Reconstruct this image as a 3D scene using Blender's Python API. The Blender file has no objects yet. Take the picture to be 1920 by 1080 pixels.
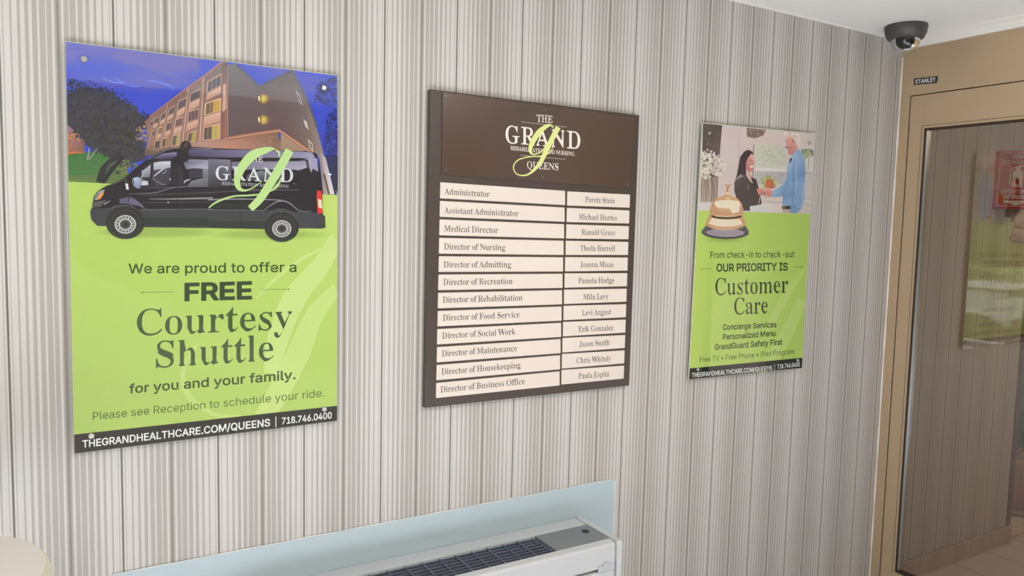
import bpy, math, random
from mathutils import Vector, Matrix, geometry, noise
R = math.radians
random.seed(7)
S = bpy.context.scene
COL = S.collection

# ---------------------------------------------------------------- camera, world, sun, lights, exposure
CAM_D, CAM_H, FPX = 1.96609529, 1.59, 1436.529
YAW, PITCH, ROLL = 0.541612909, -0.0827312807, 0.0233424748
cy, sy, cp, sp, cr, sr = math.cos(YAW), math.sin(YAW), math.cos(PITCH), math.sin(PITCH), math.cos(ROLL), math.sin(ROLL)
FW = Vector((sy * cp, cy * cp, sp)); R0 = Vector((cy, -sy, 0)); U0 = R0.cross(FW)
RT = cr * R0 + sr * U0; UP = -sr * R0 + cr * U0
CAMP = Vector((0, -CAM_D, CAM_H))
cam = bpy.data.cameras.new('camera'); cam.sensor_width = 36; cam.lens = FPX / 1920 * 36; cam.clip_start = 0.02; cam.clip_end = 300
camo = bpy.data.objects.new('camera', cam); COL.objects.link(camo)
camo.matrix_world = Matrix(((RT.x, UP.x, -FW.x, CAMP.x), (RT.y, UP.y, -FW.y, CAMP.y), (RT.z, UP.z, -FW.z, CAMP.z), (0, 0, 0, 1)))
S.camera = camo

w = bpy.data.worlds.new('sky'); S.world = w; w.use_nodes = True
bg = w.node_tree.nodes['Background']; bg.inputs[0].default_value = (0.52, 0.74, 1.0, 1); bg.inputs[1].default_value = 2.4
sd = bpy.data.lights.new('sun', 'SUN'); sd.energy = 66.0; sd.angle = R(0.5); sd.color = (0.98, 0.98, 1.0)
so = bpy.data.objects.new('sun', sd); COL.objects.link(so); so.location = (-6, 3, 8)
so.rotation_euler = Vector((0.87, -0.10, -0.46)).to_track_quat('-Z', 'Y').to_euler()
def area(name, loc, direction, sx, sy_, power, color):
    l = bpy.data.lights.new(name, 'AREA'); l.shape = 'RECTANGLE'; l.size = sx; l.size_y = sy_; l.energy = power; l.color = color
    o = bpy.data.objects.new(name, l); COL.objects.link(o); o.location = loc
    o.rotation_euler = Vector(direction).to_track_quat('-Z', 'Z').to_euler(); return o
area('added_ceiling_light', (1.3, -1.75, 2.355), (0, 0, -1), 1.15, 0.55, 25, (1.0, 0.95, 0.89))  # fill light for the vestibule, added out of view
area('lobby_lamp_light', (4.6, -1.2, 2.36), (0, 0, -1), 1.15, 0.55, 27, (1.0, 0.84, 0.66))
S.view_settings.view_transform = 'Standard'; S.view_settings.look = 'None'
S.view_settings.gamma = 1.0; S.view_settings.use_curve_mapping = False; S.view_settings.exposure = -0.46
S.cycles.max_bounces = 10; S.cycles.diffuse_bounces = 5; S.cycles.glossy_bounces = 5; S.cycles.transparent_max_bounces = 12
S.cycles.use_denoising = True; S.cycles.caustics_reflective = False; S.cycles.caustics_refractive = False

# ---------------------------------------------------------------- helpers
def lin(c):
    return tuple(((v / 255) / 12.92 if v <= 10.3 else ((v / 255 + 0.055) / 1.055) ** 2.4) for v in c[:3])
def ray(x, y):                                      # direction of sight through a measured point of the photograph
    return FW + RT * ((x - 960) / FPX) - UP * ((y - 540) / FPX)
def on_y(x, y, Y):                                  # where that sight line meets the plane y = Y
    d = ray(x, y); return CAMP + d * ((Y - CAMP.y) / d.y)
def on_x(x, y, X):
    d = ray(x, y); return CAMP + d * ((X - CAMP.x) / d.x)
def on_z(x, y, Z):
    d = ray(x, y); return CAMP + d * ((Z - CAMP.z) / d.z)

def mat(name, color, rough=0.5, metal=0.0, var=0.0, vscale=8.0, vstretch=(1, 1, 1), bump=0.0, bscale=60.0, coat=0.0, ior=1.5, spec=0.5):
    m = bpy.data.materials.new(name); m.use_nodes = True; nt = m.node_tree; b = nt.nodes['Principled BSDF']
    c = (*lin(color), 1)
    b.inputs['Base Color'].default_value = c; b.inputs['Roughness'].default_value = rough; b.inputs['Metallic'].default_value = metal
    b.inputs['Coat Weight'].default_value = coat; b.inputs['Coat Roughness'].default_value = 0.05; b.inputs['IOR'].default_value = ior
    b.inputs['Specular IOR Level'].default_value = spec
    tc = nt.nodes.new('ShaderNodeTexCoord'); mp = nt.nodes.new('ShaderNodeMapping'); mp.inputs['Scale'].default_value = vstretch
    nt.links.new(tc.outputs['Object'], mp.inputs[0])
    if var:
        n = nt.nodes.new('ShaderNodeTexNoise'); n.inputs['Scale'].default_value = vscale; n.inputs['Detail'].default_value = 5
        nt.links.new(mp.outputs[0], n.inputs[0])
        mx = nt.nodes.new('ShaderNodeMix'); mx.data_type = 'RGBA'
        mx.inputs[6].default_value = tuple(v * (1 - var) for v in c[:3]) + (1,); mx.inputs[7].default_value = tuple(min(1, v * (1 + var)) for v in c[:3]) + (1,)
        nt.links.new(n.outputs['Fac'], mx.inputs[0]); nt.links.new(mx.outputs[2], b.inputs['Base Color'])
    if bump:
        n2 = nt.nodes.new('ShaderNodeTexNoise'); n2.inputs['Scale'].default_value = bscale; n2.inputs['Detail'].default_value = 4
        nt.links.new(mp.outputs[0], n2.inputs[0])
        bp = nt.nodes.new('ShaderNodeBump'); bp.inputs['Strength'].default_value = bump; bp.inputs['Distance'].default_value = 0.002
        nt.links.new(n2.outputs['Fac'], bp.inputs['Height']); nt.links.new(bp.outputs[0], b.inputs['Normal'])
    return m

class MB:                                           # collects shapes (world coordinates) for ONE mesh object
    def __init__(s): s.v = []; s.f = []; s.c = []; s.sm = []
    def add(s, vs, fs, col=None, smooth=False):
        n = len(s.v); s.v += [tuple(v) for v in vs]
        for f in fs: s.f.append([n + i for i in f]); s.sm.append(smooth)
        if col is None: col = (1, 1, 1)
        s.c += (col if isinstance(col, list) else [col] * len(vs)); return s
    def box(s, a, b):
        x0, y0, z0 = a; x1, y1, z1 = b
        vs = [(x, y, z) for z in (z0, z1) for y in (y0, y1) for x in (x0, x1)]
        return s.add(vs, [(0, 2, 3, 1), (4, 5, 7, 6), (0, 1, 5, 4), (2, 6, 7, 3), (0, 4, 6, 2), (1, 3, 7, 5)])
    def prism(s, pts, axis, a, b):                  # outline (2D) pushed along an axis from a to b
        n = len(pts)
        def P(p, t): return {'x': (t, p[0], p[1]), 'y': (p[0], t, p[1]), 'z': (p[0], p[1], t)}[axis]
        vs = [P(p, a) for p in pts] + [P(p, b) for p in pts]
        return s.add(vs, [tuple(range(n))[::-1], tuple(range(n, 2 * n))] + [(i, (i + 1) % n, n + (i + 1) % n, n + i) for i in range(n)])
    def lathe(s, prof, o, axis='z', n=40, sgn=1):
        vs = []; fs = []
        for r, h in prof:
            for k in range(n):
                a = 2 * math.pi * k / n; c, q = r * math.cos(a), r * math.sin(a)
                vs.append({'z': (o[0] + c, o[1] + q, o[2] + sgn * h), 'y': (o[0] + c, o[1] + sgn * h, o[2] + q), 'x': (o[0] + sgn * h, o[1] + c, o[2] + q)}[axis])
        for i in range(len(prof) - 1):
            for k in range(n): fs.append((i * n + k, i * n + (k + 1) % n, (i + 1) * n + (k + 1) % n, (i + 1) * n + k))
        fs.append(tuple(range(n))[::-1]); fs.append(tuple((len(prof) - 1) * n + k for k in range(n)))
        return s.add(vs, fs, None, True)
    def tube(s, pts, r, n=8):
        pts = [Vector(p) for p in pts]; vs = []; fs = []
        for i, p in enumerate(pts):
            d = (pts[min(i + 1, len(pts) - 1)] - pts[max(i - 1, 0)]).normalized()
            a = d.orthogonal().normalized() if abs(d.z) > .9 else d.cross(Vector((0, 0, 1))).normalized(); b = d.cross(a)
            rr = r[i] if isinstance(r, (list, tuple)) else r
            for k in range(n):
                t = 2 * math.pi * k / n; vs.append(p + a * rr * math.cos(t) + b * rr * math.sin(t))
        for i in range(len(pts) - 1):
            for k in range(n): fs.append((i * n + k, i * n + (k + 1) % n, (i + 1) * n + (k + 1) % n, (i + 1) * n + k))
        fs.append(tuple(range(n))[::-1]); fs.append(tuple((len(pts) - 1) * n + k for k in range(n)))
        return s.add(vs, fs, None, True)
    def build(s, name, m, parent=None, bevel=0.0, seg=2, color=False):
        me = bpy.data.meshes.new(name); off = Vector((0, 0, 0))
        if parent is not None:
            q = parent
            while q: off += q.location; q = q.parent
        me.from_pydata([Vector(v) - off for v in s.v], [], s.f); me.materials.append(m)
        me.polygons.foreach_set('use_smooth', s.sm)
        if color:
            at = me.color_attributes.new('print_color', 'FLOAT_COLOR', 'POINT')
            at.data.foreach_set('color', [x for c in s.c for x in (*c, 1)])
        me.update(); o = bpy.data.objects.new(name, me); COL.objects.link(o)
        if parent is not None: o.parent = parent
        if bevel:
            md = o.modifiers.new('bevel', 'BEVEL'); md.width = bevel; md.segments = seg; md.limit_method = 'ANGLE'; md.angle_limit = R(40)
        if any(s.sm):
            try:
                me.set_sharp_from_angle(angle=R(40))
            except Exception: pass
        return o

def thing(name, label, cat, loc, group=None):
    o = bpy.data.objects.new(name, None); COL.objects.link(o); o.location = loc; o.empty_display_size = 0.05
    o['label'] = label; o['category'] = cat
    if group: o['group'] = group
    return o
def struct(o, label=None):
    o['kind'] = 'structure'
    if label: o['label'] = label
    return o

# ---------------------------------------------------------------- lettering: outlines of a serif and a sans alphabet, 1/1000 em
DIG = "".join(chr(c) for c in range(35, 127) if chr(c) not in '\\"\'')
SERIF = r'A9S4p4a4p4s4n4v4}5#575Q6{9q6|9p8f5^9$5(934w9Y4s9Y4a774a774s7w4z8*547w5W7a605n605U5M5R5A5N565[4{6(4s5o4s5o4a!5x6M7U6M6o87 B9Y4q4a4q4r5B4w5X5%5b595b5X5b8j5_9:5K9O4p9U4p9f7.9f7o9b8<9U8Y9@8m8}8t8W8i8%8I7_7r7I8T718{6f9.608~5R8_5)824j7@4a!6R7N6i7N7B7S7h7c7{8$8%8Q7}8z7p9:7U9J7*9P6c9N6U9G6P9$!704y7a5#7~57825W876,816]7y6}7P736r796R796P5G6X5&6j4{ C9s7S4U6n4^6A4u5p5>5O5o5:6N53765:7y5N8W5o9-6>9Q6p9i7U9p8-9j8h9V8}9Q969Y9A9p9N9p9N8,9B8,9*8e8f958:9P7[9Y7)9Q6[976?8f6.8(6)746/6E6A5h6_5>7.5%7i4y864~8_539)5M9J5q9^5`9)5&8D4a D:44u4a4u4r5D4v5Y5#5b545b5Q5b8o5b955W9H5?9Q4p9U4p9f709f7{9`8U9K9%9*9E8W9Y7z9a769V6>9;5X8k5*834j764a!704y7b5#8+558H5Q8b678j778e8&8S8a879/7h9G719O6i9M6X9E6P8z6P5N6X5(6i4| E9X4o4a4o4r524u5Y5#5c565c5T5c8j5b935W9G529Q4q9U4q9f9-9f9-888x888j8n8L947z9F7:9L6e9J6U9?6Q8}6R7H6n7H7=7N7W7`7h8#7s8Q8(8Q8(5}7r5}7d6b7W6v7D7&6U706R5I6R556Y5)784}7g5#815-8S5;8n5Q9&5p996;9K6;9/4a F924p4a4p4r5B4x5X5(5b5;5c5Z5b8p5a935V9E5?9O4o9U4o9f9(9f9(888r888j8^8]8z8L94829B7f9J789M6g9K6S9C6P9,6R7I6k7I797O7T7a7e8$7o8S8%8S8%5}7p5}7e6T7U6u797,6j726R726P5W6T516]5$6o4y7S4r7S4a G:@7_4V6u4^6A4t5r5=5P5n5<6M54775<7z5P8X5p9-6?9Q6p9i7S9p8/9j8j9W8}9R949Y9A9p9O9p9O8,9B8,918R8|8t8g948J9H7~9U7^9Y7*9Q6^976A8g608)6+7664636O5I6o5+794t7f4n844q8Q4|8]538_5M8_6,8_6F8T6V8-6`7f6c7f6s:86s:86c9j6`9S6W9K6G9L6,9M4~8^4a H:O4p4a4p4r5B4w5Y5%5c585c5W5c8t5b945X9F5B9P4q9U4q9f7D9f7D9U6g9N6T9=6Q8t6R7M8_7M8`8t8]9=8J9N7m9U7m9f:?9f:?9U9n9P9W9F9O959N8t9N5W9N5:9W5&9m4w:?4r:?4a7m4a7m4r8=4v8V5$8`578`5W8_7/6R7/6Q5W6Q586Z5%6r4w7D4r7D4a I7W4n4a4n4r504x5W5%5c575c5Q5c8|5c9:5Y9I539Q4n9U4n9f7F9f7F9U7(9Q6]9I6R9:6R8|6Q5S6U526h4{7H4r7H4a J8B5t3z5T3}5I4*53484t4J4m4`4j4x4n524u5C4}5M525Q5E5M5M5D5S555V4}5O4`5K4M5U4=5p48614<6C4G6P4v6Q8h6N976G9D679L5U9U5U9f829f829U7U9M7G9E7A997@8h7A5`7<5&7-4V6p476N4$ L9H4p4a4p4r534w5Y5%5c585c5W5c8t5b955X9G5A9P4q9U4q9f7L9f7L9U6n9P6]9I6T9>6P8t6Q5Y6S556c5$7<4}7i5$885.8V5>8m5V9$5w976F9I6F9/4a M;e514a514r554w5G5%5N585Q5U5j8w5e9>5M9N569U569f6T9f8$6:9`9f;29f;29U;)9O:j9E:a93:e8s:d5[:f51:w4x;S4r;S4a9*4a9*4r9b4z9t529w5Y9u9-7s4a7q4a6%8~5p5V5s565~5#674u694r694a N:29F4U6,8V5r5U5u575z5$614v684r684a534a534r5>4x5O5/5R5U5h8}5?9O529U529f639f8k6U9$8r8}9<8l9M8_9U8_9f9d9f9d9U9^9P9K9G9G959D8r9D4U O:Q7W4U7&4Z6]4h654~5q5@5X5d5E62596`5476597g5D895W8c5p9+649H6[9_7*9m7[9q819m8V9_8~9I9B9-9Y8e9n8;9z7h9~769z6`9n629Z5d9B5@8~4~8V4h8.4Z!7[4m804v8V558r5a9(6B9-769$898d8~889L7V9Y7%9Q6[976@8g6/8)6*7662636N5I6{4{ P9@4p4a4p4r5B4w5Y5%5c585c5W5b8t5b945X9F5C9P4q9U4q9f7(9f7r9c8:9V8Y9D8m9,8{8h9#8D8u7k8X7B827(7D6{6R6{6Q5W6Q586Z5%6r4w7D4r7D4a!6R786v787P7=7s7O8)7n8/8A8*8p7w947Z9G7*9M6V9F6O9, Q:Q8s3F7{3S7R3{7#4`6@4v5w585[5]5F6-596]5476597g5D895W8c5p9+649H6[9_7*9m7[9q819m8V9_8~9I9B9-9Y8e9n8;9z7h9~769t6D9U5]9&5(8*4a8G438u3s9[3j:03r:33_9Q3L!7[4m814v8U558r5a9(6B9-769$898d8~889L7V9Y7%9Q6[976@8g6/8)6*7662636N5I6{4{ R9x4p4a4p4r5B4w5Y5%5c585c5W5c8t5b945X9F5B9P4q9U4q9f7+9f8)9_8Z9H8|8}9.8F8~7p8`7J7{729:589O4{9c4r9e4a8_4a7/7%6R7%6Q5W6Q586Z5%6r4w7D4r7D4a!6R7<6x7<7T7B7{7T837u898H808~7n9C729M6j9K6X9D6P8z S9#534U536J5D6J5V5e5o586:4y6r4p7=4u7X5*7k5B7t5`7h6-7?6L6O6l5w7/5S7O5S7t5L8D5D8k5M915b9K5}9`6@9m6f9q779l7m9_7v9]8#9[819a889q8I9q8I878:878.8Z7{8z7j987P9K709W6o9[6M9V659H6$945y8u5z8]6*8H6_8&7O7d857;8I7$8@6i8I618P5d8D5@8-4~7g4i7B4Z6m4V6J4X6*4b5i4j5[4m5K4h5C4U T9E5c4a5c4r664v6O5$6Y586Y5W6X9O6A9O5h9H5C915/8h4~864l864l9f989f98859(858r8w8G9B7`9O7I9O7H5W7H577R5#7{4v8@4r8@4a U:07J4S6T4_6-4~5j5W5`6G5a8t5`945V9F5@9P4p9U4p9f7B9f7B9U6e9N6S9=6O8t6P686W5_6i597/4~7f4w8L5+8t5Y9%6K9%8s8~948x9E8e9O8[9U8[9f9_9f9_9U9Z9N9K9C9G929D8s9D6b9:5c8u5%8=4_ W;M6^4U5-9&4w9I4j9Q4Q9U4Q9f6b9f6b9U6:9N639E6198698n7+6E8+8Y7x9-7p9@7e9K779U779f9U9f9U9U9+9N8z9:9%8{9s6R:b8j:j94:h9C:`9L:C9U:C9f;R9f;R9U;H9O;;9C;)8t9]4U9R4U8*8-6b4U a8P7Q4V7;4[754k7-5)634c5f4W5O4]5H4l595(5)5E515o5M645~6P7$6k7$7C6|7]6r7m6_7w6@7{5w7u5i7e5n7S5w795t7)5n6w5e6o5S6l5B6o5;6x557,527>557U5<7i5M7z5f8,6*846N8671807P7w7e7U7k7#7g5D7i5.7u5(8850864}7n4`!6:5(6g5/7%5E7%6U6@6C5z6&5n5Z5w54 b8b5>4U5?8}599J5#9U5#9f6)9f6G7j6m8,7/867P817Y7~7r7g827G8=6}8@6R8<5}805Q7w5.7[4n7;4]6m4V6P4`6$4}5;4U!6d4o7.4x7D577Q5f7U6L7Q7&7F7M727d6e7k697a6.7S6(7D6)5K6-5,6<4u c7x6H4V5~4[5^4l5R5)5=5J5-5q5&6B5+6q587?5L7b5i7|61816[877,827G7}7X7f7`7G7]767W7)7O6|7>6y7+6~6~736z7M6z7W6z7b6r7u6U7|607p5t7J5j6h5o6&6%5R6E566y5,7A557b5N7n5B7=4v6m4_ d8k684V5y4[5i4k5P5)565H5+5o5&6?5+6q567?5S7c5n7|5~816>866Y8-6|7k7?9/7<9A749L6v9U6v9f8%9f8%5Q8-5/8;5%8C4}8C4l7y4g7G4V7G5-6T4c!6W4}6h5$7,5/795>7@5R7?7D797S7.7a6Z7l657d5}7L5r7#5o6E5r5i5|5@635* e8$6F4V5|4[5u4k5Y5)5>5K5-5t5(6I5)6v577B5H7d5a7}6#816I866|8-7E7k7]7<7e6Y7n6R5n6R5v5h675>6t507?5;7a5]7p5O7;4|6j4`!5o6m7#6m7#7)6u7h6d7w6M7|6-7q5v7Q5o6x f7(4p4a4p4q5=4w5H5)5H5O5G7h4q7h4q8.5G8.5G8Y5N9.5i9R649h6Z9p6x9k799]7M9G7Q9.7N8v7H8h7A8_728[6u8f6p8q6m9$6u9B6v9H6u9O6p9W6a9Y6I9V6;9L639#638.6x8.6x7h637h625G625.6:4{6Y4s6t4q6t4a g8?6>3.5`325=3@4~3V4s3p5$425K4F5)4`4y5#5(5<565P5I5c5~5u5Q63506U5(7%5,7D587_5I7t5_8)6#836I866q837;8(7y8(7y7_7U7_7e7?7j6x7g6]7[6C7@6/7(5{6z5q6X5n6I5n6:5o5w5e5l5Z5e5M5o5=69576[577U5.7p4~8&4n804W834;8(3k7c3I7-35!6I6(6g6.6v6>6~6Y7%7$6~7K7$7g6s7w6I7|6.7w5y7g5p7K5m7$5p6Y5y6>6.6.!6M3F7,3K7N3]7Z3y7Y4-7N476z4>5f4>5R4,5K3r5P3b5b3S6%3I h8v574a574q5B4{5I5>5H9-5B9K559S5/9V5/9f639f6S7^6~8)7E867b8*8#7b857%845>8:4{8F4t8E4q8E4a7:4a7:4q6|4q7E4{7L5>7J7+7D7T797_6x7b6L7X627=615>674{6B4t6B4q6B4a i6s5l8c5Y8g5P8q5J9&5F9:5J9N5P9`5Y9k5l9n5~9k6+9`629N669:629&6+8q5}8g!574a574q5B4{5I5>5H7N5C7p507x508.638.615>684{6B4q6B4a k8`564a564q5B4{5I5>5H9,5C9K569R509U509f639f636U757J7B7Z7K7i7C7u6~7x787x788.898.897x8+7o7e7V6}6~8C5(8Q4v8Q4q8Q4a7D4a7D4q7+4q7O4u7T5%7J576^6?6362615>674{6A4q6A4a l6t574a574q5B4{5I5>5H9,5C9K579R509U509f639f615>684{6B4q6B4a m:o564a564q5B4{5I5>5H7O5A7o547v5.7y5.8.6/8.6R7[6}8)7?867^807g7x7w7W8z8(9@869[8*9y7b:/7%:-5>:44{:?4t:>4q:>4a954a954q944t9?4{9F5>9D7+9>7T937_8r7b8G7Y8.7?8.5>854{8@4t8?4q8?4a764a764q764t7A4{7H5>7G7+7A7T767_6t7b6I7X617=605>664|6@4t6@4q6@4a n8v574a574q5B4{5I5>5H7O5B7o557v5/7y5/8.6/8.6S7^6~8*7E867b8*8#7b857%845>8:4{8F4t8E4q8E4a7:4a7:4q6|4q7E4{7L5>7J7+7D7T797_6x7b6L7X627=615>674{6B4t6B4q6B4a o8H6U4V6+4[5e4l5J5+575L5+5u5%6F5+6t577A5J7c5e7|6+816T866~817D7}7^7d7r7B7~6u8(6F7~5s7r5K7_5*7D4l7#4[!6U4l6s4s7,5-785W7;6F78757*7b6r7w6U7~677w5~7b5r755o6F5q5X5~5-674s p8l4r3/4r3>5@3E5J3U5H3{5G7E5A7n5.7z5.8.6,8.6V7Y6n7y6z8178877S827b7}7z7e8:7C8E6x8H6L8E5x8:5N7y5,7`4m7P4[754V6u4b6Q5%624%643W6C3D6r3?6r3/!6p4}7;5*7M5A7Y5j7]6F7Y6}7P7J7?7a6t7i6G7^607=615K6D5, r7r4s4a4s4q5B4{5I5>5H7N5B7p5/7x508.608.6T7N6h7k6u8$7(827;867Q837X8(7[7r7`7]7e7J7c7<7Z737J7075797&7L6p7V6L7Q6>7C657.636m635>635+6;4z6r4q6r4a s7s6C4V6%4Z5^4g5O4j5B4e594W5*4W5*5p5;5p5H5J5Y5-5t4v684p6Q4s6b4|6m5.6r5@6l5Z6R5p6(6.5m6@5Z6U5L6n5>7.597U5Z7v5|8069876R846t8,6{8*7&8)718,78877F877F7076707)7P6t7h6]7v6A7{6,7y5y7q5o7e5j7U5r7:667%6Z6j6p6X7&6C726+7B5f7F597(4s6a4^ t766(4W5h4]5a4k5S5*5D5M5D7j4u7j5#8#5i8j6-9F699F698.6}8.6}7j6/7j6/5X64596<516T5.6j576{5Q705H6f4y6D4` u8p6/4V5o4^5g4r5X595A5h5B7J5;7m5/7v5(7y5(8.6,8.6,5P65546D5,6^5*7-517D5H7D7J7=7n7.7v7&7y7&8.8/8.8+5L825-8I5#8I4n8#4h7M4V6x5.6e4t6Y4d6L4Y v8*6N4V5@7J5+7l4|7u4~7x4~8.608.607y6H7y5}7u5v7g5z7_6W6%7>7O7C7c7:7t7,7y7,8.7u8.7u7z7s7t7h7j7C7E694V y8#5:3.5(314{3=4n3O4d3g4f3x4l4+4t455*485A4/5E3~5H3o5G3j5G3d5J3Z5]3W5j3_5y3q6-446E4[597M5/7f5%7r4}7x4|8.6.8.6.7x5}7t5v7f5z7^5~7S6X5~787C7>7V7@7e777t7*7x7*8.7q8.7q7x7q7u7g7l7C7D6;4H5v3Z5e3E5]37 z7x4n4a4~4o6e7r6,7r5g7n5N7c5=7L527*4{7*5%8.7f8.7U7v5u4z6D4z6o5#71527F5K7V5r7g5r7_4a'
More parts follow.
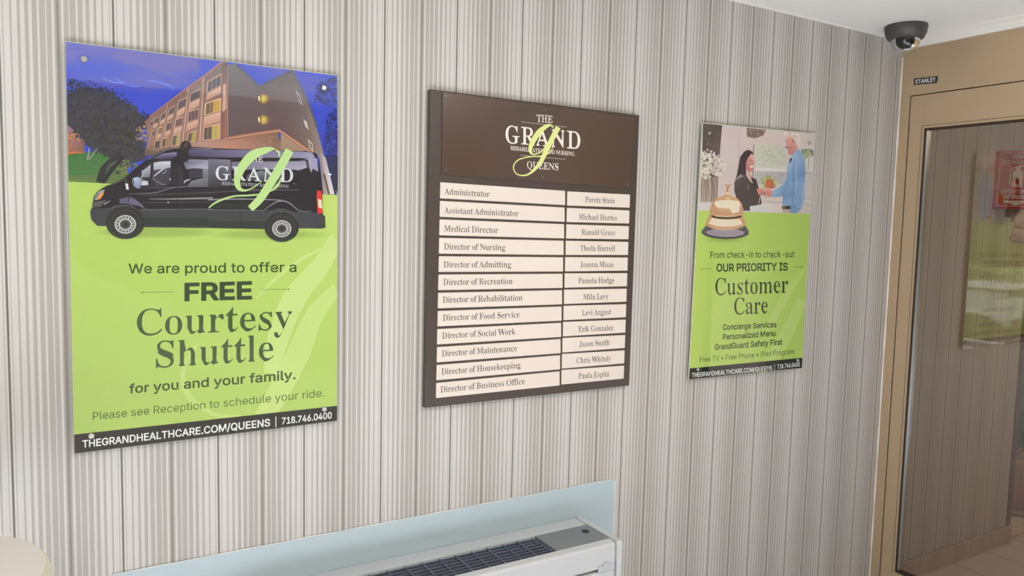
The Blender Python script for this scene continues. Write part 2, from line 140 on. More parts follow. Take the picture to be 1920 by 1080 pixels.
SANS = r'-9d8I7F8I6i5y6i5y7F .6i5f4]5T4`5E4j5;4y585/5;5A5E5O5T5Y5f5^5x5Y6,5O665A695/664y6,4j5x4` /7K7=:Y5M3o4o3o6_:Y 09d754Y6Z4b6.4y5f5D5K5x5;6_567P5;8B5K9)5f9^6.:(6Z:@75:H7j:@8;:(8_9^8y9)9.8B937P9.6_8y5x8`5D8;4y7j4b!75587W5>7u5P815n8B6<8L6o8P7P8L828B8f81937u9Q7W9d759k6m9d6O9Q68936&8f5x825t7P5x6o6&6<685n6O5P6m5> 19d5R4a5R5=9$5=9$4a!7g:A7g4a7%4a7%9_6~9_5]8_5]9I6s:A 49d5.5p5.6J7I:A8/:A5t6R5t6O9;6O9;5p!7m4a7m6$7m6>7m868O868O4a 69d744Y6c4`6:4p5t5.5Z5P5K5z5F6N5J6t5V7A658L7N:A8::A6C7W6=7W6Q7s6q8+7=827i8-847z8R7b8k7B8y6v8~6I8y5w8i5O8O5-8.4o7b4_!74567P5:7j5E7~5U825l8<6,8?6I8<6h827&7~7=7j7M7P7X747[6s7X6Z7N6E7=667(6,6i6)6J6,6,665m6E5U6Z5E6s5: 79d5h4a8;9_8;9c5D9c5D:A9$:A9$9`6Q4a 89d744Y6_4_644l5l5&5P5D5?5g5:635=6R5G6p5W7.5l7C6)7R6E7[5~7m5d8,5R8N5L8u5Q9?5a9a5y9|6>:66e:C74:H7`:C8*:68I9|8b9a8r9?8w8u8q8N8`8,8E7m8#7^8?7R8W7C8m7.8|6p9+6R9/639)5g8s5D8X5&854l7f4_!74577T5:7p5B8+5P8;5b8E5x8I678E6Q8:6j8)6}7n717R7:747=6q7:6U716?6}6.6j5~6Q5z675~5x6-5b6=5P6S5B6p5:!747u7e8#7x818+8B848W878q849-8,9B7y9S7f9`749k6^9`6K9S6=9B649-618q648W6=8B6K816_8# A:#4q4a6v:A7g:A9n4a9)4a7r8%7Z8m7:9}7G9}7&8l6l8%5[4a!5u6:5u6t8k6t8k6: C:B7^4Y6z4b6B4z5o5E5L5z566`5.7P568A5L9&5o9[6B:(6z:@7^:H8L:<8n:.909v9I9^9_9@9n8z9x8T968T8~9)8^9J839`7^9g719a6e9N6B916)8e5t825n7P5t6o6)6=6C5p6e5R715A7^5;835B8^5W8~5y966L9x6L9n6(9_5b9J5D905,8n4t8M4f8)4] D::7-4a5g4a5g5?7)5?7c5E865W8Z5u8t6A9(6s9-7Q9(808t8b8Z9-889J7f9]7/9c5d9c5d:A73:A7y:98Y9}9-9W9O9$9f8A9m7Q9f6b9O5~9,5J8W5$7v4i!6):A6)4a5B4a5B:A E9A5B4a5B:A8m:A8m9c6)9c6)7q8[7q8[776)776)5?8p5?8p4a F985B4a5B:A8j:A8j9c6)9c6)7i8R7i8R7/6)7/6)4a G:L7`4Y6z4b6A4z5o5F5K5{556`5.7P558A5K9&5n9[6A:(6x:@7[:H8(:E8L:<8o:-919t9K9[9`9>9p8y9y8U968U8|9&8]9I839_7[9g709a6d9N6B926)8e5t825n7P5t6o6)6=6C5p6e5R725A7`5;8-5?8Q5M8o5d9*6&986L9=6w9P6t7n6t7n7R9}7R9}6u9v699b5b9A588r4t8>4a H:I5B4a5B:A6):A6)7t9%7t9%:A9h:A9h4a9%4a9%7:6)7:6)4a I8#5$4a5$5?5}5?5}9c5$9c5$:A7`:A7`9c6d9c6d5?7`5?7`4a L9&5B4a5B:A6):A6)5?8b5?8b4a M;_5B4a5B:A6D:A7h6h7r6K7~6&8/5Z8:578+57865Y8B6$8N6J8X6h9{:A:}:A:}4a:<4a:<7v:<8?:=8j:>9;:?9h:E9h:697:%8d9r8:9g7v8N4a7q4a6V7v6K896=8b6-965w9h5~9h6#9>6$8m6%8@6%7v6%4a N:O5B4a5B:A64:A8O6d8d6C8}5r9<5=935<9/5s9-6I9-6p9-:A9n:A9n4a8|4a6w7u6^8C6@8v5s9c5~9e6%8y6(8@6)7v6)4a O:Y7^4Y6z4b6B4z5p5E5L5z566`5.7P568A5L9&5p9[6B:(6z:@7^:H8A:@8y:(9K9[9o9&:*8A:17P:*6`9o5z9K5E8y4z8A4b!7^5;8.5A8U5R8x5p966<9G6o9L7P9G82968f8x928U9O8.9a7^9g719a6e9O6C926)8e5t825n7P5t6o6)6<6C5p6e5R715A P9[5B4a5B:A6):A6)4a!5B:A7=:A7t:;8D:+8g9m9#9L929$978T928(9#7[8g7;8D6|7t6l7=6g5t6g5t7D7;7D7`7H7|7R867c8E7y8N878P8T8N8q8E90869E7|9U7_9`7:9c6)9c5B9c Q:Y7G6K816K8j5[8y5G9s409/408R4|8C54!7^4Y6z4b6B4z5p5E5L5z566`5.7P568A5L9&5p9[6B:(6z:@7^:H8A:@8y:(9K9[9o9&:*8A:17P:*6`9o5z9K5E8y4z8A4b!7^5;8.5A8U5R8x5p966<9G6o9L7P9G82968f8x928U9O8.9a7^9g719a6e9O6C926)8e5t825n7P5t6o6)6<6C5p6e5R715A R9`5B4a5B:A6):A6)4a!5B:A7>:A7u:<8E:-8h9p9#9O939)978X938-9#7b8h7B8E7+7t6x7>6s5g6s5g7Q7<7Q7`7T7}7^877l8F8#8N8<8Q8X8N8u8F93879G7}9V7`9`7;9c6)9c5B9c!8Y4a78778&779J4a S9^724W6X4]6,4j5b5$5F5B545g5,655o655u5u6&5_6:5M6R5A72577S5:7q5B8/5P8A5c8M5y8R678N6M8D6`7{6z7G706e7A6,7V5]7t5B8>5:8m5@9;5Q9_5m9{66:66a:C75:H7f:C84:68W9{8r9`9(9=9/8s8I8s8>9:8%9S7^9d739j6o9g6S9_6=9Q6-9@5}9,5z8q5~8X6/8F6U8,7%7x7Z7j807Z8`7@9)6s936W9667915j8{5F8a5(8;4l7i4] T9`5%9c5%:A9?:A9?9c7S9c7S4a6n4a6n9c U:I7U4X6x4_6F4p5y515[5V5H6(5B6Y5B:A6(:A6(6_6,6<695x6L5^6h5J7.5>7U5:7}5>8C5J8^5^8r5x8~6<9&6_9&:A9h:A9h6Y9b6(9O5V91518d4p834_ V:#6y4a4q:A5Z:A6m6{7)657J5$7=5$7^667u6{9):A9n:A7i4a W<>6G4a4q:A5X:A6O6q6[6=6h5e6r5.6j5.6u5e7$6=726q8*:A8u:A9m6q9y6=:*5e:55.:,5.:75e:B6=:O6q;E:A<.:A:V4a9f4a8i8;8W9$8H9z8V9z8G9)868;784a X9y4s4a7+7o7+7>4~:A5o:A6_9.6y8b718A7E7w7:7w7N8A7c8b7}9.8o:A9]:A7U7A7U7r9g4a8w4a7w6-7_6Q7L6p78797F79736q6{6R6c6-5b4a Y9w6x4a6x6}4q:A5b:A6m8P707w7L7872787M7x7k8P8v:A9f:A7_6}7_4a a8~6L4W6*4[5e4f5J4w56535)5O5#5s5(66516M5@6`5T6n6)7$6_7.7<757[7=7d7E7g7Q7^7|7B8:6q8C6A8:5}8$5k7e5/7v5?8:5U8R5o8e618p6o8y7A8t7q8a8*8O8:888E7u8I7M8I4a7h4a7h5:7c5:7N4z7)4b!6V536w57765A7J5P7Y5d7c5z7g667g6k7U6c796]6u6W6[6T626K5n675f6(5c5p5m5N6.5: c9*6|4X6K4_5|4q5X545>5[5.615(6h5.7E5>7v5X8B5|8a6K8s6|8y7V8r8)8]8L8:8c7h8&7X7u7t7a8/7D8=6|8B6Y8=6=8.6(7r5s7T5j725g6h5j6C5s5|6(5`6=5H6Y596|547E5:7b5H7w5`8(5|8d5m8M5>8*4v7W4` d9F6p4X6C4_5v4q5U535=5Z5-615(6j5-7G5=7x5U8D5w8b6C8s6q8y768v7O8n7r8R8*878/878/:A8m:A8m4a814a815A8+5A7r5$7N4e754[!6z557>597Y5G7o5]7~5z8-6B806j8-778#7Y7o7v7Y807?8=6z8B6X8=6=8/6(7u5s7W5j755g6j5j6C5t5|6(5_6=5H6X59 e927%4X6M4_5|4q5X545>5[5.605(6h5-7D5=7u5W8A5z8`6I8s6z8y7]8o7y8b878M8M838^7m8i7D8l6o8l6U5Q6U5Q7/8J7/8.6w8+7?7}7`7n7y7Y827?8>6z8B6Y8>6>816)7y5t7a5j7C5g7$5g6_5k675u5q6,5V6C5C6`587%547P5;7p5O8*5p8f5b8Y5E8G5-8/4t7n4e7K4[ f7P768t768?4g8?4g8t!5W4a5W9N5Z9l5g:*5x:=63:K6h:V70:S7E:M759s7)9w6p9y6W9u6F9k6=9Y6:9A6:4a g9G6|2~6T3%623.5X3L593v5l476%3y6F3c6|3Y7K3_7m3p8(418/4Z8/5J8*5J7r5/7N4q754i6p4f6D4k5x4|5V5;5=5a5-645(6l5-7H5=7x5V8D5w8b6D8s6q8y768w7O8n7s8R8,878187818t8m8t8m4W8h4*8V3a8<3E7v327M3&!6z5A7?5E7Z5Q7p5f8#6$8-6F806n8-798#7Z7p7v7Z807?8=6z8B6X8=6=806(7u5t7X5j775g6n5j6G5t6&6(5g6=5R6X5E h985y755y4a5;4a5;:A5y:A5y7r5m7r6(8D6D8c6h8t758y7Z8u7z8j898U8M898Y7p8^7B8^4a7{4a7{7=7u7f7d8(7H8;7#8A6e8>6M85698&6*7n5|7S i6S5;4a5;8t5y8t5y4a!5Z9Y5I9]5<9f529s5/:&52:75<:D5I:M5Z:P5k:M5y:D6&:76*:&6&9s5y9f5k9] k8v5u655u7%6$7%7o8t8a8t6e6t6^6t!5;4a5;:A5y:A5y4a!7y4a6@6g6l778m4a l6j674_5l4d5P4u5@555;5Z5;:A5y:A5y5j6#5D6.5<6>5:6L5;6V5<6b4d6N4` m;L5;4a5;8t5w8t5w7z5s7z5}8;608R6X8q7-8{7S8u7r8b8-8C897z807z8:898I8O8v8p9S8{9s8x:58m:N8Z:b8@:n7{:r7Q:r4a:44a:47P:.7t9x819^8>9A8B9)8@8o888Q7u8G7I8G4a7e4a7e7V7`7s7O8/778>6t8B6J88688+6*7t5|7]5y7@5y4a n985y755y4a5;4a5;8t5w8t5w7r5m7r6(8D6D8c6h8t758y7Z8u7z8j898U8M898Y7p8^7B8^4a7{4a7{7=7u7f7d8(7H8;7#8A6e8>6M85698&6*7n5|7S o9=6|4X6K4_5|4q5X545>5[5.615(6h5.7E5>7v5X8B5|8a6K8s6|8y7R8s7~8a8E8B8`7v8q7E8v6h8q618`5[8E547~4q7R4_!6|547D597a5H7w5`8+5|846C876h84728+7T7w7r7a8.7D8=6|8B6Y8=6=8.6(7r5s7T5j725g6h5j6C5s5|6(5`6=5H6Y59 p9F5;3+5;8t5w8t5w875}87658R6W8n6r8v778y7e8s818b8Q8D8k7x8z7G9#6j8z618k5Z8R53814q7e4_774X6s4[6Y4e665$5}5A5y5A5y3+!7.557O597j5H8$5_845|8=6C8@6j8=75847W8$7u7k8/7O8=7.8B6i8=6M80687v6)7Y5{775x6j5{6B6)5z685]6N5G6i59 r7U5;4a5;8t5w8t5w895z896.8S6D8h6b8u7&8z778y7E8y7E8:788<6|8>6c8;6K83688$6*7o5|7X5y7?5y4a s8f6c4X6=4[5w4d5Z4s5D5,535E5*5e5e5r5p5U6(5B6B576b537+587F5D7X5W7_5n7[6$7P647?6?7%6G6A6V5o6g5N6}5;7?557e598)5G8D5^8Z5z8k6A8v6h8y718v7P8m7j8_7~8K8<7u7_7h7T7}7E847-8@6h8E6H8A6/855y7~5t7h5w7T6(7E6X71776~7f6o8*6W8=6:8C5r8>5Q80557u4y7V4g714[ t756y8t6y8?4g8?4g8t!5G9v6*9v6*5i6,5R645C6B5;6V586f596w5<7&4c6m4^6T4]6)4c5c4v5N5:5G5d u986c4[6>4`5z4l5`5$5K5A5?5f5;675;8t5y8t5y6<5~5p655Q6P5>6u58745;7K5D7_5S7n5h7x6%7{6E7{8t8^8t8^4a7}4a7}5c8+5c7q557S4r704a v8~6O4a4r8t5Z8t6Q6G6h5^6{4v6e4v6x5^726G8)8t8l8t744a y8~553/5C3e5M3d5o3b6.3q6C4<6O4`4r8t5Z8t6Q6G6h5^6{4v6e4v6w5^726G8)8t8l8t6y4%6^3O67325b3)5G3+ z8u504a50547P887P8;568;568t8E8t8E8C6*5B6*5>8K5>8K4a |7869<1692q5_2q5_<1 ®9n795}6m6%6F626$6D5b6^5I6{567B5+7h5&855+8^569(5I9J5b9h6$:%6F:86m:D79:H7b:D8-:88O:%8m9h9*9J9=9(9H8^9L859H7h9=7B9*6{8m6^8O6D8-627b6%!796R7b6W8+6h8J7#8c7C8r7h8w858r8^8c9&8J9E8+9^7b9m799r6m9m6H9^6)9E5l9&5]8^5W855]7h5l7C6)7#6H6h6m6W!7d7476807d808774!6M746M977O977j908%8x8/8V8%847i7z7L7r6f7r6f877A877S8?7^8V7Z8e7S8m7A8s6x8s6x74 •8~6o5d6R5g675r5|6(5k6?5`6Y5[6w5`795k7S5|7j677{6R8+6o8/718+7K7{7c7j7t7S8#798(6w8#6Y7t6?7c6(7K5r715g'
def decode(txt):
    G = {}
    def num(a): return (DIG.index(a[0]) * len(DIG) + DIG.index(a[1]) - 1500) / 1000
    for e in txt.split(' '):
        adv = num(e[1:3]); cs = []
        for c in e[3:].split('!'):
            cs.append([(num(c[i:i + 2]), num(c[i + 2:i + 4])) for i in range(0, len(c), 4)])
        G[e[0]] = (adv, cs)
    return G
FONT = {'serif': decode(SERIF), 'sans': decode(SANS)}
def sarea(c): return sum(c[i][0] * c[(i + 1) % len(c)][1] - c[(i + 1) % len(c)][0] * c[i][1] for i in range(len(c))) / 2
def inpoly(p, c):
    n = False
    for i in range(len(c)):
        a, b = c[i], c[(i + 1) % len(c)]
        if (a[1] > p[1]) != (b[1] > p[1]) and a[0] + (b[0] - a[0]) * (p[1] - a[1]) / (b[1] - a[1]) > p[0]: n = not n
    return n
def grow(c, d):                                     # bolder letters: outline pushed outwards with mitred corners
    q = []
    for p in c:
        if not q or math.dist(p, q[-1]) > 0.009: q.append(p)
    if math.dist(q[0], q[-1]) <= 0.009: q.pop()
    out = []; n = len(q)
    for i in range(n):
        a, p, b = Vector(q[i - 1]), Vector(q[i]), Vector(q[(i + 1) % n])
        e1 = (p - a).normalized(); e2 = (b - p).normalized()
        n1 = Vector((e1.y, -e1.x)); m = n1 + Vector((e2.y, -e2.x))
        if m.length < 0.2: out.append(tuple(p + n1 * d)); continue
        m.normalize(); out.append(tuple(p + m * d * min(1.9, 1 / max(0.2, m.dot(n1)))))
    return out
GC = {}
def glyph(font, ch, bold):
    key = (font, ch, bold)
    if key in GC: return GC[key]
    adv, cs = FONT[font][ch]
    big = max(cs, key=lambda c: abs(sarea(c))); sg = 1 if sarea(big) > 0 else -1
    outer = [c for c in cs if sarea(c) * sg > 0]; holes = [c for c in cs if sarea(c) * sg < 0]
    V = []; F = []; ho = {i: [] for i in range(len(outer))}
    for h in holes:
        best = [i for i, o in enumerate(outer) if inpoly(h[0], o)]
        if best: ho[min(best, key=lambda i: abs(sarea(outer[i])))].append(h)
    for i, o in enumerate(outer):
        loops = [o] + ho[i]
        if bold > 0: loops = [grow(c, bold * sg) for c in loops]
        flat = [p for c in loops for p in c]
        tris = geometry.tessellate_polygon([[Vector((x, y, 0)) for x, y in c] for c in loops])
        n = len(V); V += [(x, y, i) for x, y in flat]; F += [tuple(n + k for k in t) for t in tris]
    GC[key] = (adv, V, F); return GC[key]
CAPH = {f: max(p[1] for c in FONT[f]['E'][1] for p in c) for f in FONT}
def text_run(s, font, bold, track=0.0):             # vertices (em units) and triangles of a line of text
    x = 0; V = []; F = []; track -= 0.012 if font == 'serif' else 0.0
    for ch in s:
        if ch == ' ': x += (0.17 if font == 'serif' else 0.19) + track; continue
        adv, gv, gf = glyph(font, ch, bold); n = len(V)
        V += [(x + a, b, l) for a, b, l in gv]; F += [tuple(n + k for k in t) for t in gf]; x += adv + track
    x0 = min(v[0] for v in V); x1 = max(v[0] for v in V)
    return [((a - x0) / (x1 - x0), b / CAPH[font], l) for a, b, l in V], F   # width -> 0..1, cap height -> 1

def ink(name, rough=0.32, coat=0.0, spec=0.5):       # flat print: colours come from the print_color attribute
    m = bpy.data.materials.new(name); m.use_nodes = True; nt = m.node_tree; b = nt.nodes['Principled BSDF']
    a = nt.nodes.new('ShaderNodeAttribute'); a.attribute_name = 'print_color'
    n = nt.nodes.new('ShaderNodeTexNoise'); n.inputs['Scale'].default_value = 900; mr = nt.nodes.new('ShaderNodeMapRange')
    mr.inputs['To Min'].default_value = 0.94; mr.inputs['To Max'].default_value = 1.06
    tc = nt.nodes.new('ShaderNodeTexCoord'); nt.links.new(tc.outputs['Object'], n.inputs[0]); nt.links.new(n.outputs['Fac'], mr.inputs[0])
    vm = nt.nodes.new('ShaderNodeVectorMath'); vm.operation = 'SCALE'
    nt.links.new(a.outputs['Color'], vm.inputs[0]); nt.links.new(mr.outputs[0], vm.inputs['Scale'])
    nt.links.new(vm.outputs[0], b.inputs['Base Color']); b.inputs['Roughness'].default_value = rough
    b.inputs['Coat Weight'].default_value = coat; b.inputs['Coat Roughness'].default_value = 0.03; b.inputs['Specular IOR Level'].default_value = spec
    return m

class Print:
    """Flat artwork on a plane: each new shape lies a hair proud of the one before."""
    def __init__(s, place, normal, step=0.000004):
        s.place = place; s.n = Vector(normal); s.k = 0; s.step = step; s.mb = MB(); s.xf = (0, 0, 1); s.edge = None
    def at(s, p):
        ox, oy, sc = s.xf; x, y = ox + p[0] / sc, oy + p[1] / sc
        if s.edge: x, y = s.edge(x, y)
        return s.place(x, y) + s.n * (s.k * s.step)
    def poly(s, pts, col):
        s.k += 1
        tris = geometry.tessellate_polygon([[Vector((x, y, 0)) for x, y in pts]])
        c = [lin(q) for q in col] if isinstance(col, list) else lin(col)
        s.mb.add([s.at(p) for p in pts], s.face(tris, pts), c)
    def face(s, tris, pts):
        out = []
        for t in tris:
            a, b, c = (pts[i] for i in t)
            cr_ = (b[0] - a[0]) * (c[1] - a[1]) - (b[1] - a[1]) * (c[0] - a[0])
            out.append(tuple(t) if cr_ < 0 else tuple(t)[::-1])
        return out
    def grid(s, q, nx, ny, fn):                     # q: four corners TL, TR, BR, BL ; fn(u, v) -> srgb
        s.k += 1; vs = []; cs = []; fs = []
        for j in range(ny + 1):
            for i in range(nx + 1):
                u, v = i / nx, j / ny
                x = (q[0][0] * (1 - u) + q[1][0] * u) * (1 - v) + (q[3][0] * (1 - u) + q[2][0] * u) * v
                y = (q[0][1] * (1 - u) + q[1][1] * u) * (1 - v) + (q[3][1] * (1 - u) + q[2][1] * u) * v
                vs.append(s.at((x, y))); cs.append(lin(fn(u, v)))
        for j in range(ny):
            for i in range(nx):
                a = j * (nx + 1) + i; fs.append((a, a + nx + 1, a + nx + 2, a + 1))
        s.mb.add(vs, fs, cs)
    def ell(s, cx, cy_, rx, ry, col, n=28, rot=0, col2=None):
        s.k += 1; c_, s_ = math.cos(rot), math.sin(rot)
        P = [(cx, cy_)] + [(cx + rx * math.cos(a) * c_ - ry * math.sin(a) * s_, cy_ + rx * math.cos(a) * s_ + ry * math.sin(a) * c_) for a in (2 * math.pi * k / n for k in range(n))]
        s.mb.add([s.at(p) for p in P], [(0, 1 + (k + 1) % n, 1 + k) for k in range(n)], [lin(col)] + [lin(col2 or col)] * n)
    def stroke(s, pts, ws, col, sub=6, cols=None):  # smooth ribbon of changing width
        s.k += 1; P = []; W = []; C = []
        n = len(pts)
        if not isinstance(ws, (list, tuple)): ws = [ws] * n
        for i in range(n - 1):
            p0, p1, p2, p3 = (Vector(pts[max(0, min(n - 1, j))]) for j in (i - 1, i, i + 1, i + 2))
            for k in range(sub):
                t = k / sub
                P.append(.5 * ((2 * p1) + (p2 - p0) * t + (2 * p0 - 5 * p1 + 4 * p2 - p3) * t * t + (3 * p1 - p0 - 3 * p2 + p3) * t ** 3))
                W.append(ws[i] + (ws[i + 1] - ws[i]) * t)
        P.append(Vector(pts[-1])); W.append(ws[-1]); vs = []
        for i, p in enumerate(P):
            d = (P[min(i + 1, len(P) - 1)] - P[max(i - 1, 0)]).normalized(); nn = Vector((d.y, -d.x)) * W[i] / 2
            vs += [s.at(p + nn), s.at(p - nn)]
        s.mb.add(vs, [(2 * i + 1, 2 * i, 2 * i + 2, 2 * i + 3) for i in range(len(P) - 1)], lin(col))
    def line(s, a, b, w, col): s.stroke([a, b], w, col, sub=1)
    def blobs(s, n, region, size, cols, squash=1.0):  # scattered leafy blots inside an outline
        xs = [p[0] for p in region]; ys = [p[1] for p in region]; done = 0; tries = 0
        while done < n and tries < n * 30:
            tries += 1
            x, y = random.uniform(min(xs), max(xs)), random.uniform(min(ys), max(ys))
            if not inpoly((x, y), region): continue
            r = random.uniform(size[0], size[1]); m = 7; a0 = random.random() * 6
            s.k += 0.25
            pts = [(x + r * random.uniform(.55, 1.2) * math.cos(a0 + 6.283 * k / m), y + squash * r * random.uniform(.55, 1.2) * math.sin(a0 + 6.283 * k / m)) for k in range(m)]
            s.mb.add([s.at(p) for p in pts], [tuple(range(m))[::-1]], lin(random.choice(cols))); done += 1
    def text(s, txt, font, x0, y0, x1, y1, cap, col, bold=0.0, track=0.0, shear=0.0):   # baseline from (x0,y0) to (x1,y1), cap height in the same units
        s.k += 1; V, F = text_run(txt, font, bold, track)
        a, b = Vector((x0, y0)), Vector((x1, y1)); s.mb.add([s.at((*(a + (b - a) * u + Vector((0, -cap * v))),)) + s.n * (l * 0.000004) for u, v, l in V], s.face(F, [(a.x + (b - a).x * u, -v) for u, v, l in V]), lin(col))
    def flush(s, name, m, parent, label=None):
        o = s.mb.build(name, m, parent, color=True); s.mb = MB()
        if label: o['label'] = label
        return o

# ---------------------------------------------------------------- materials
def wallpaper():
    m = bpy.data.materials.new('striped_wallpaper'); m.use_nodes = True; nt = m.node_tree; b = nt.nodes['Principled BSDF']; L = nt.links.new
    def M(op, a, b_=None, c=None):
        n = nt.nodes.new('ShaderNodeMath'); n.operation = op
        for i, v in enumerate((a, b_, c)):
            if v is None: continue
            if isinstance(v, (int, float)): n.inputs[i].default_value = v
            else: L(v, n.inputs[i])
        return n.outputs[0]
    def MR(v, a, b_, c, d):
        n = nt.nodes.new('ShaderNodeMapRange'); n.clamp = True
        n.inputs[1].default_value = a; n.inputs[2].default_value = b_; n.inputs[3].default_value = c; n.inputs[4].default_value = d
        L(v, n.inputs[0]); return n.outputs[0]
    def MIX(f, a, b_):
        n = nt.nodes.new('ShaderNodeMix'); n.data_type = 'RGBA'
        for i, v in ((0, f), (6, a), (7, b_)):
            if isinstance(v, tuple): n.inputs[i].default_value = (*lin(v), 1)
            else: L(v, n.inputs[i])
        return n.outputs[2]
    tc = nt.nodes.new('ShaderNodeTexCoord'); sx = nt.nodes.new('ShaderNodeSeparateXYZ'); L(tc.outputs['Object'], sx.inputs[0])
    # object coordinates of the walls equal world metres; the pale line repeats every 214 mm
    u = M('MULTIPLY', M('ADD', sx.outputs[0], 0.0855 + 2.14), 1 / 0.2140)
    t = M('MULTIPLY', M('ABSOLUTE', M('SUBTRACT', M('FRACT', M('ADD', u, 0.5)), 0.5)), 2.0)     # 0 pale line .. 1 dark line
    q = M('MULTIPLY', t, 7.5); cell = M('FLOOR', q); fr = M('ABSOLUTE', M('SUBTRACT', M('FRACT', q), 0.5))
    wd = M('ADD', M('MULTIPLY', cell, 0.064), 0.055)           # half width of the dark stripe grows away from the pale line
    d = M('SUBTRACT', fr, wd)
    dark = MR(d, -0.03, 0.04, 1.0, 0.0)
    last = MR(t, 0.94, 0.95, 0, 1); dark = M('MAXIMUM', dark, last)
    c = MIX(dark, (202, 198, 193), (171, 165, 159))
    l1 = MR(M('ABSOLUTE', M('SUBTRACT', t, 0.0)), 0.012, 0.026, 1, 0); c = MIX(l1, c, (104, 100, 94))
    l2 = MR(M('ABSOLUTE', M('SUBTRACT', t, 1.0)), 0.012, 0.04, 0.75, 0); c = MIX(l2, c, (126, 120, 112))
    l3 = MR(M('ABSOLUTE', M('SUBTRACT', t, 0.915)), 0.012, 0.03, 0.9, 0); c = MIX(l3, c, (208, 205, 197))
    n = nt.nodes.new('ShaderNodeTexNoise'); n.inputs['Scale'].default_value = 1; n.inputs['Detail'].default_value = 3
    mp = nt.nodes.new('ShaderNodeMapping'); mp.inputs['Scale'].default_value = (350, 1, 6); L(tc.outputs['Object'], mp.inputs[0]); L(mp.outputs[0], n.inputs[0])
    hs = nt.nodes.new('ShaderNodeHueSaturation'); L(MR(n.outputs['Fac'], 0.3, 0.7, 0.95, 1.05), hs.inputs['Value']); L(c, hs.inputs['Color'])
    L(hs.outputs[0], b.inputs['Base Color']); b.inputs['Roughness'].default_value = 0.42; b.inputs['Specular IOR Level'].default_value = 0.4
    bp = nt.nodes.new('ShaderNodeBump'); bp.inputs['Strength'].default_value = 0.25; bp.inputs['Distance'].default_value = 0.0006
    L(dark, bp.inputs['Height']); L(bp.outputs[0], b.inputs['Normal'])
    return m
def glassy(name, tint, refl, rough=0.0):
    m = bpy.data.materials.new(name); m.use_nodes = True; nt = m.node_tree; nt.nodes.remove(nt.nodes['Principled BSDF'])
    t = nt.nodes.new('ShaderNodeBsdfTransparent'); t.inputs[0].default_value = (*lin(tint), 1)
    g = nt.nodes.new('ShaderNodeBsdfGlossy'); g.inputs['Roughness'].default_value = rough
    f = nt.nodes.new('ShaderNodeFresnel'); f.inputs[0].default_value = 1.5
    a = nt.nodes.new('ShaderNodeMath'); a.operation = 'MULTIPLY_ADD'; a.inputs[1].default_value = 1.0; a.inputs[2].default_value = refl
    nt.links.new(f.outputs[0], a.inputs[0])
    mx = nt.nodes.new('ShaderNodeMixShader'); nt.links.new(a.outputs[0], mx.inputs[0]); nt.links.new(t.outputs[0], mx.inputs[1]); nt.links.new(g.outputs[0], mx.inputs[2])
    nt.links.new(mx.outputs[0], nt.nodes['Material Output'].inputs[0]); return m
def emit(name, color, k):
    m = bpy.data.materials.new(name); m.use_nodes = True; b = m.node_tree.nodes['Principled BSDF']
    b.inputs['Base Color'].default_value = (*lin(color), 1); b.inputs['Emission Color'].default_value = (*lin(color), 1); b.inputs['Emission Strength'].default_value = k
    return m
WP = wallpaper()
PAINT = mat('ceiling_paint', (250, 247, 243), 0.8, var=0.015, bump=0.1)
BEIGE = mat('beige_paint', (206, 203, 200), 0.75, var=0.03, bump=0.1)
LOBBY = mat('lobby_paint', (200, 160, 118), 0.7, var=0.04)
TILE = mat('floor_tile', (190, 160, 128), 0.4, var=0.10, vscale=14, bump=0.1)
TILE2 = mat('base_tile', (186, 166, 146), 0.4, var=0.08, vscale=14)
GROUT = mat('grout', (120, 98, 78), 0.9, var=0.05)
BRONZE = mat('bronze_anodised_metal', (194, 170, 140), 0.36, 0.3, var=0.03, vscale=3)
GASKET = mat('dark_gasket', (52, 36, 26), 0.6, var=0.05)
WHITEP = mat('white_trim_paint', (236, 232, 226), 0.35, var=0.01)
SHEETB = mat('sage_blue_board', (180, 196, 202), 0.35, var=0.02, vscale=3)
CREAM = mat('cream_plate', (224, 211, 200), 0.35, var=0.012, vscale=5)
BOARD = mat('brown_board', (72, 61, 54), 0.38, var=0.04)
UNITW = mat('white_unit_enamel', (194, 196, 197), 0.35, var=0.01)
UNITG = mat('grey_control_flap', (124, 126, 130), 0.45, var=0.03)
GRILL = mat('dark_grille_plastic', (86, 92, 106), 0.4, var=0.03)
DARKIN = mat('dark_cavity', (34, 38, 48), 0.7, var=0.05)
BLACKP = mat('charcoal_plastic', (72, 70, 68), 0.45, var=0.03)
ACR = mat('acrylic_panel', (205, 216, 190), 0.08, var=0.01)
CHROME = mat('brushed_steel', (176, 176, 172), 0.3, 0.7, var=0.02)
DOORGLASS = glassy('door_glass', (204, 196, 184), 0.15)
CLEAR = glassy('clear_glass', (246, 250, 248), 0.0)
DOME = glassy('smoked_dome', (84, 82, 84), 0.02)
INK = ink('printed_sheet_ink', 0.03, 0.5, 0.5)
INKM = ink('lettering_ink', 0.38, 0.0, 0.3)
WHITEOBJ = mat('white_laminate', (222, 214, 208), 0.4, var=0.01)
CREAMRIM = mat('cream_edge_band', (218, 211, 192), 0.4, var=0.02)
WOODR = mat('red_brown_wood', (120, 66, 44), 0.4, var=0.18, vscale=5, vstretch=(12, 12, 0.6))

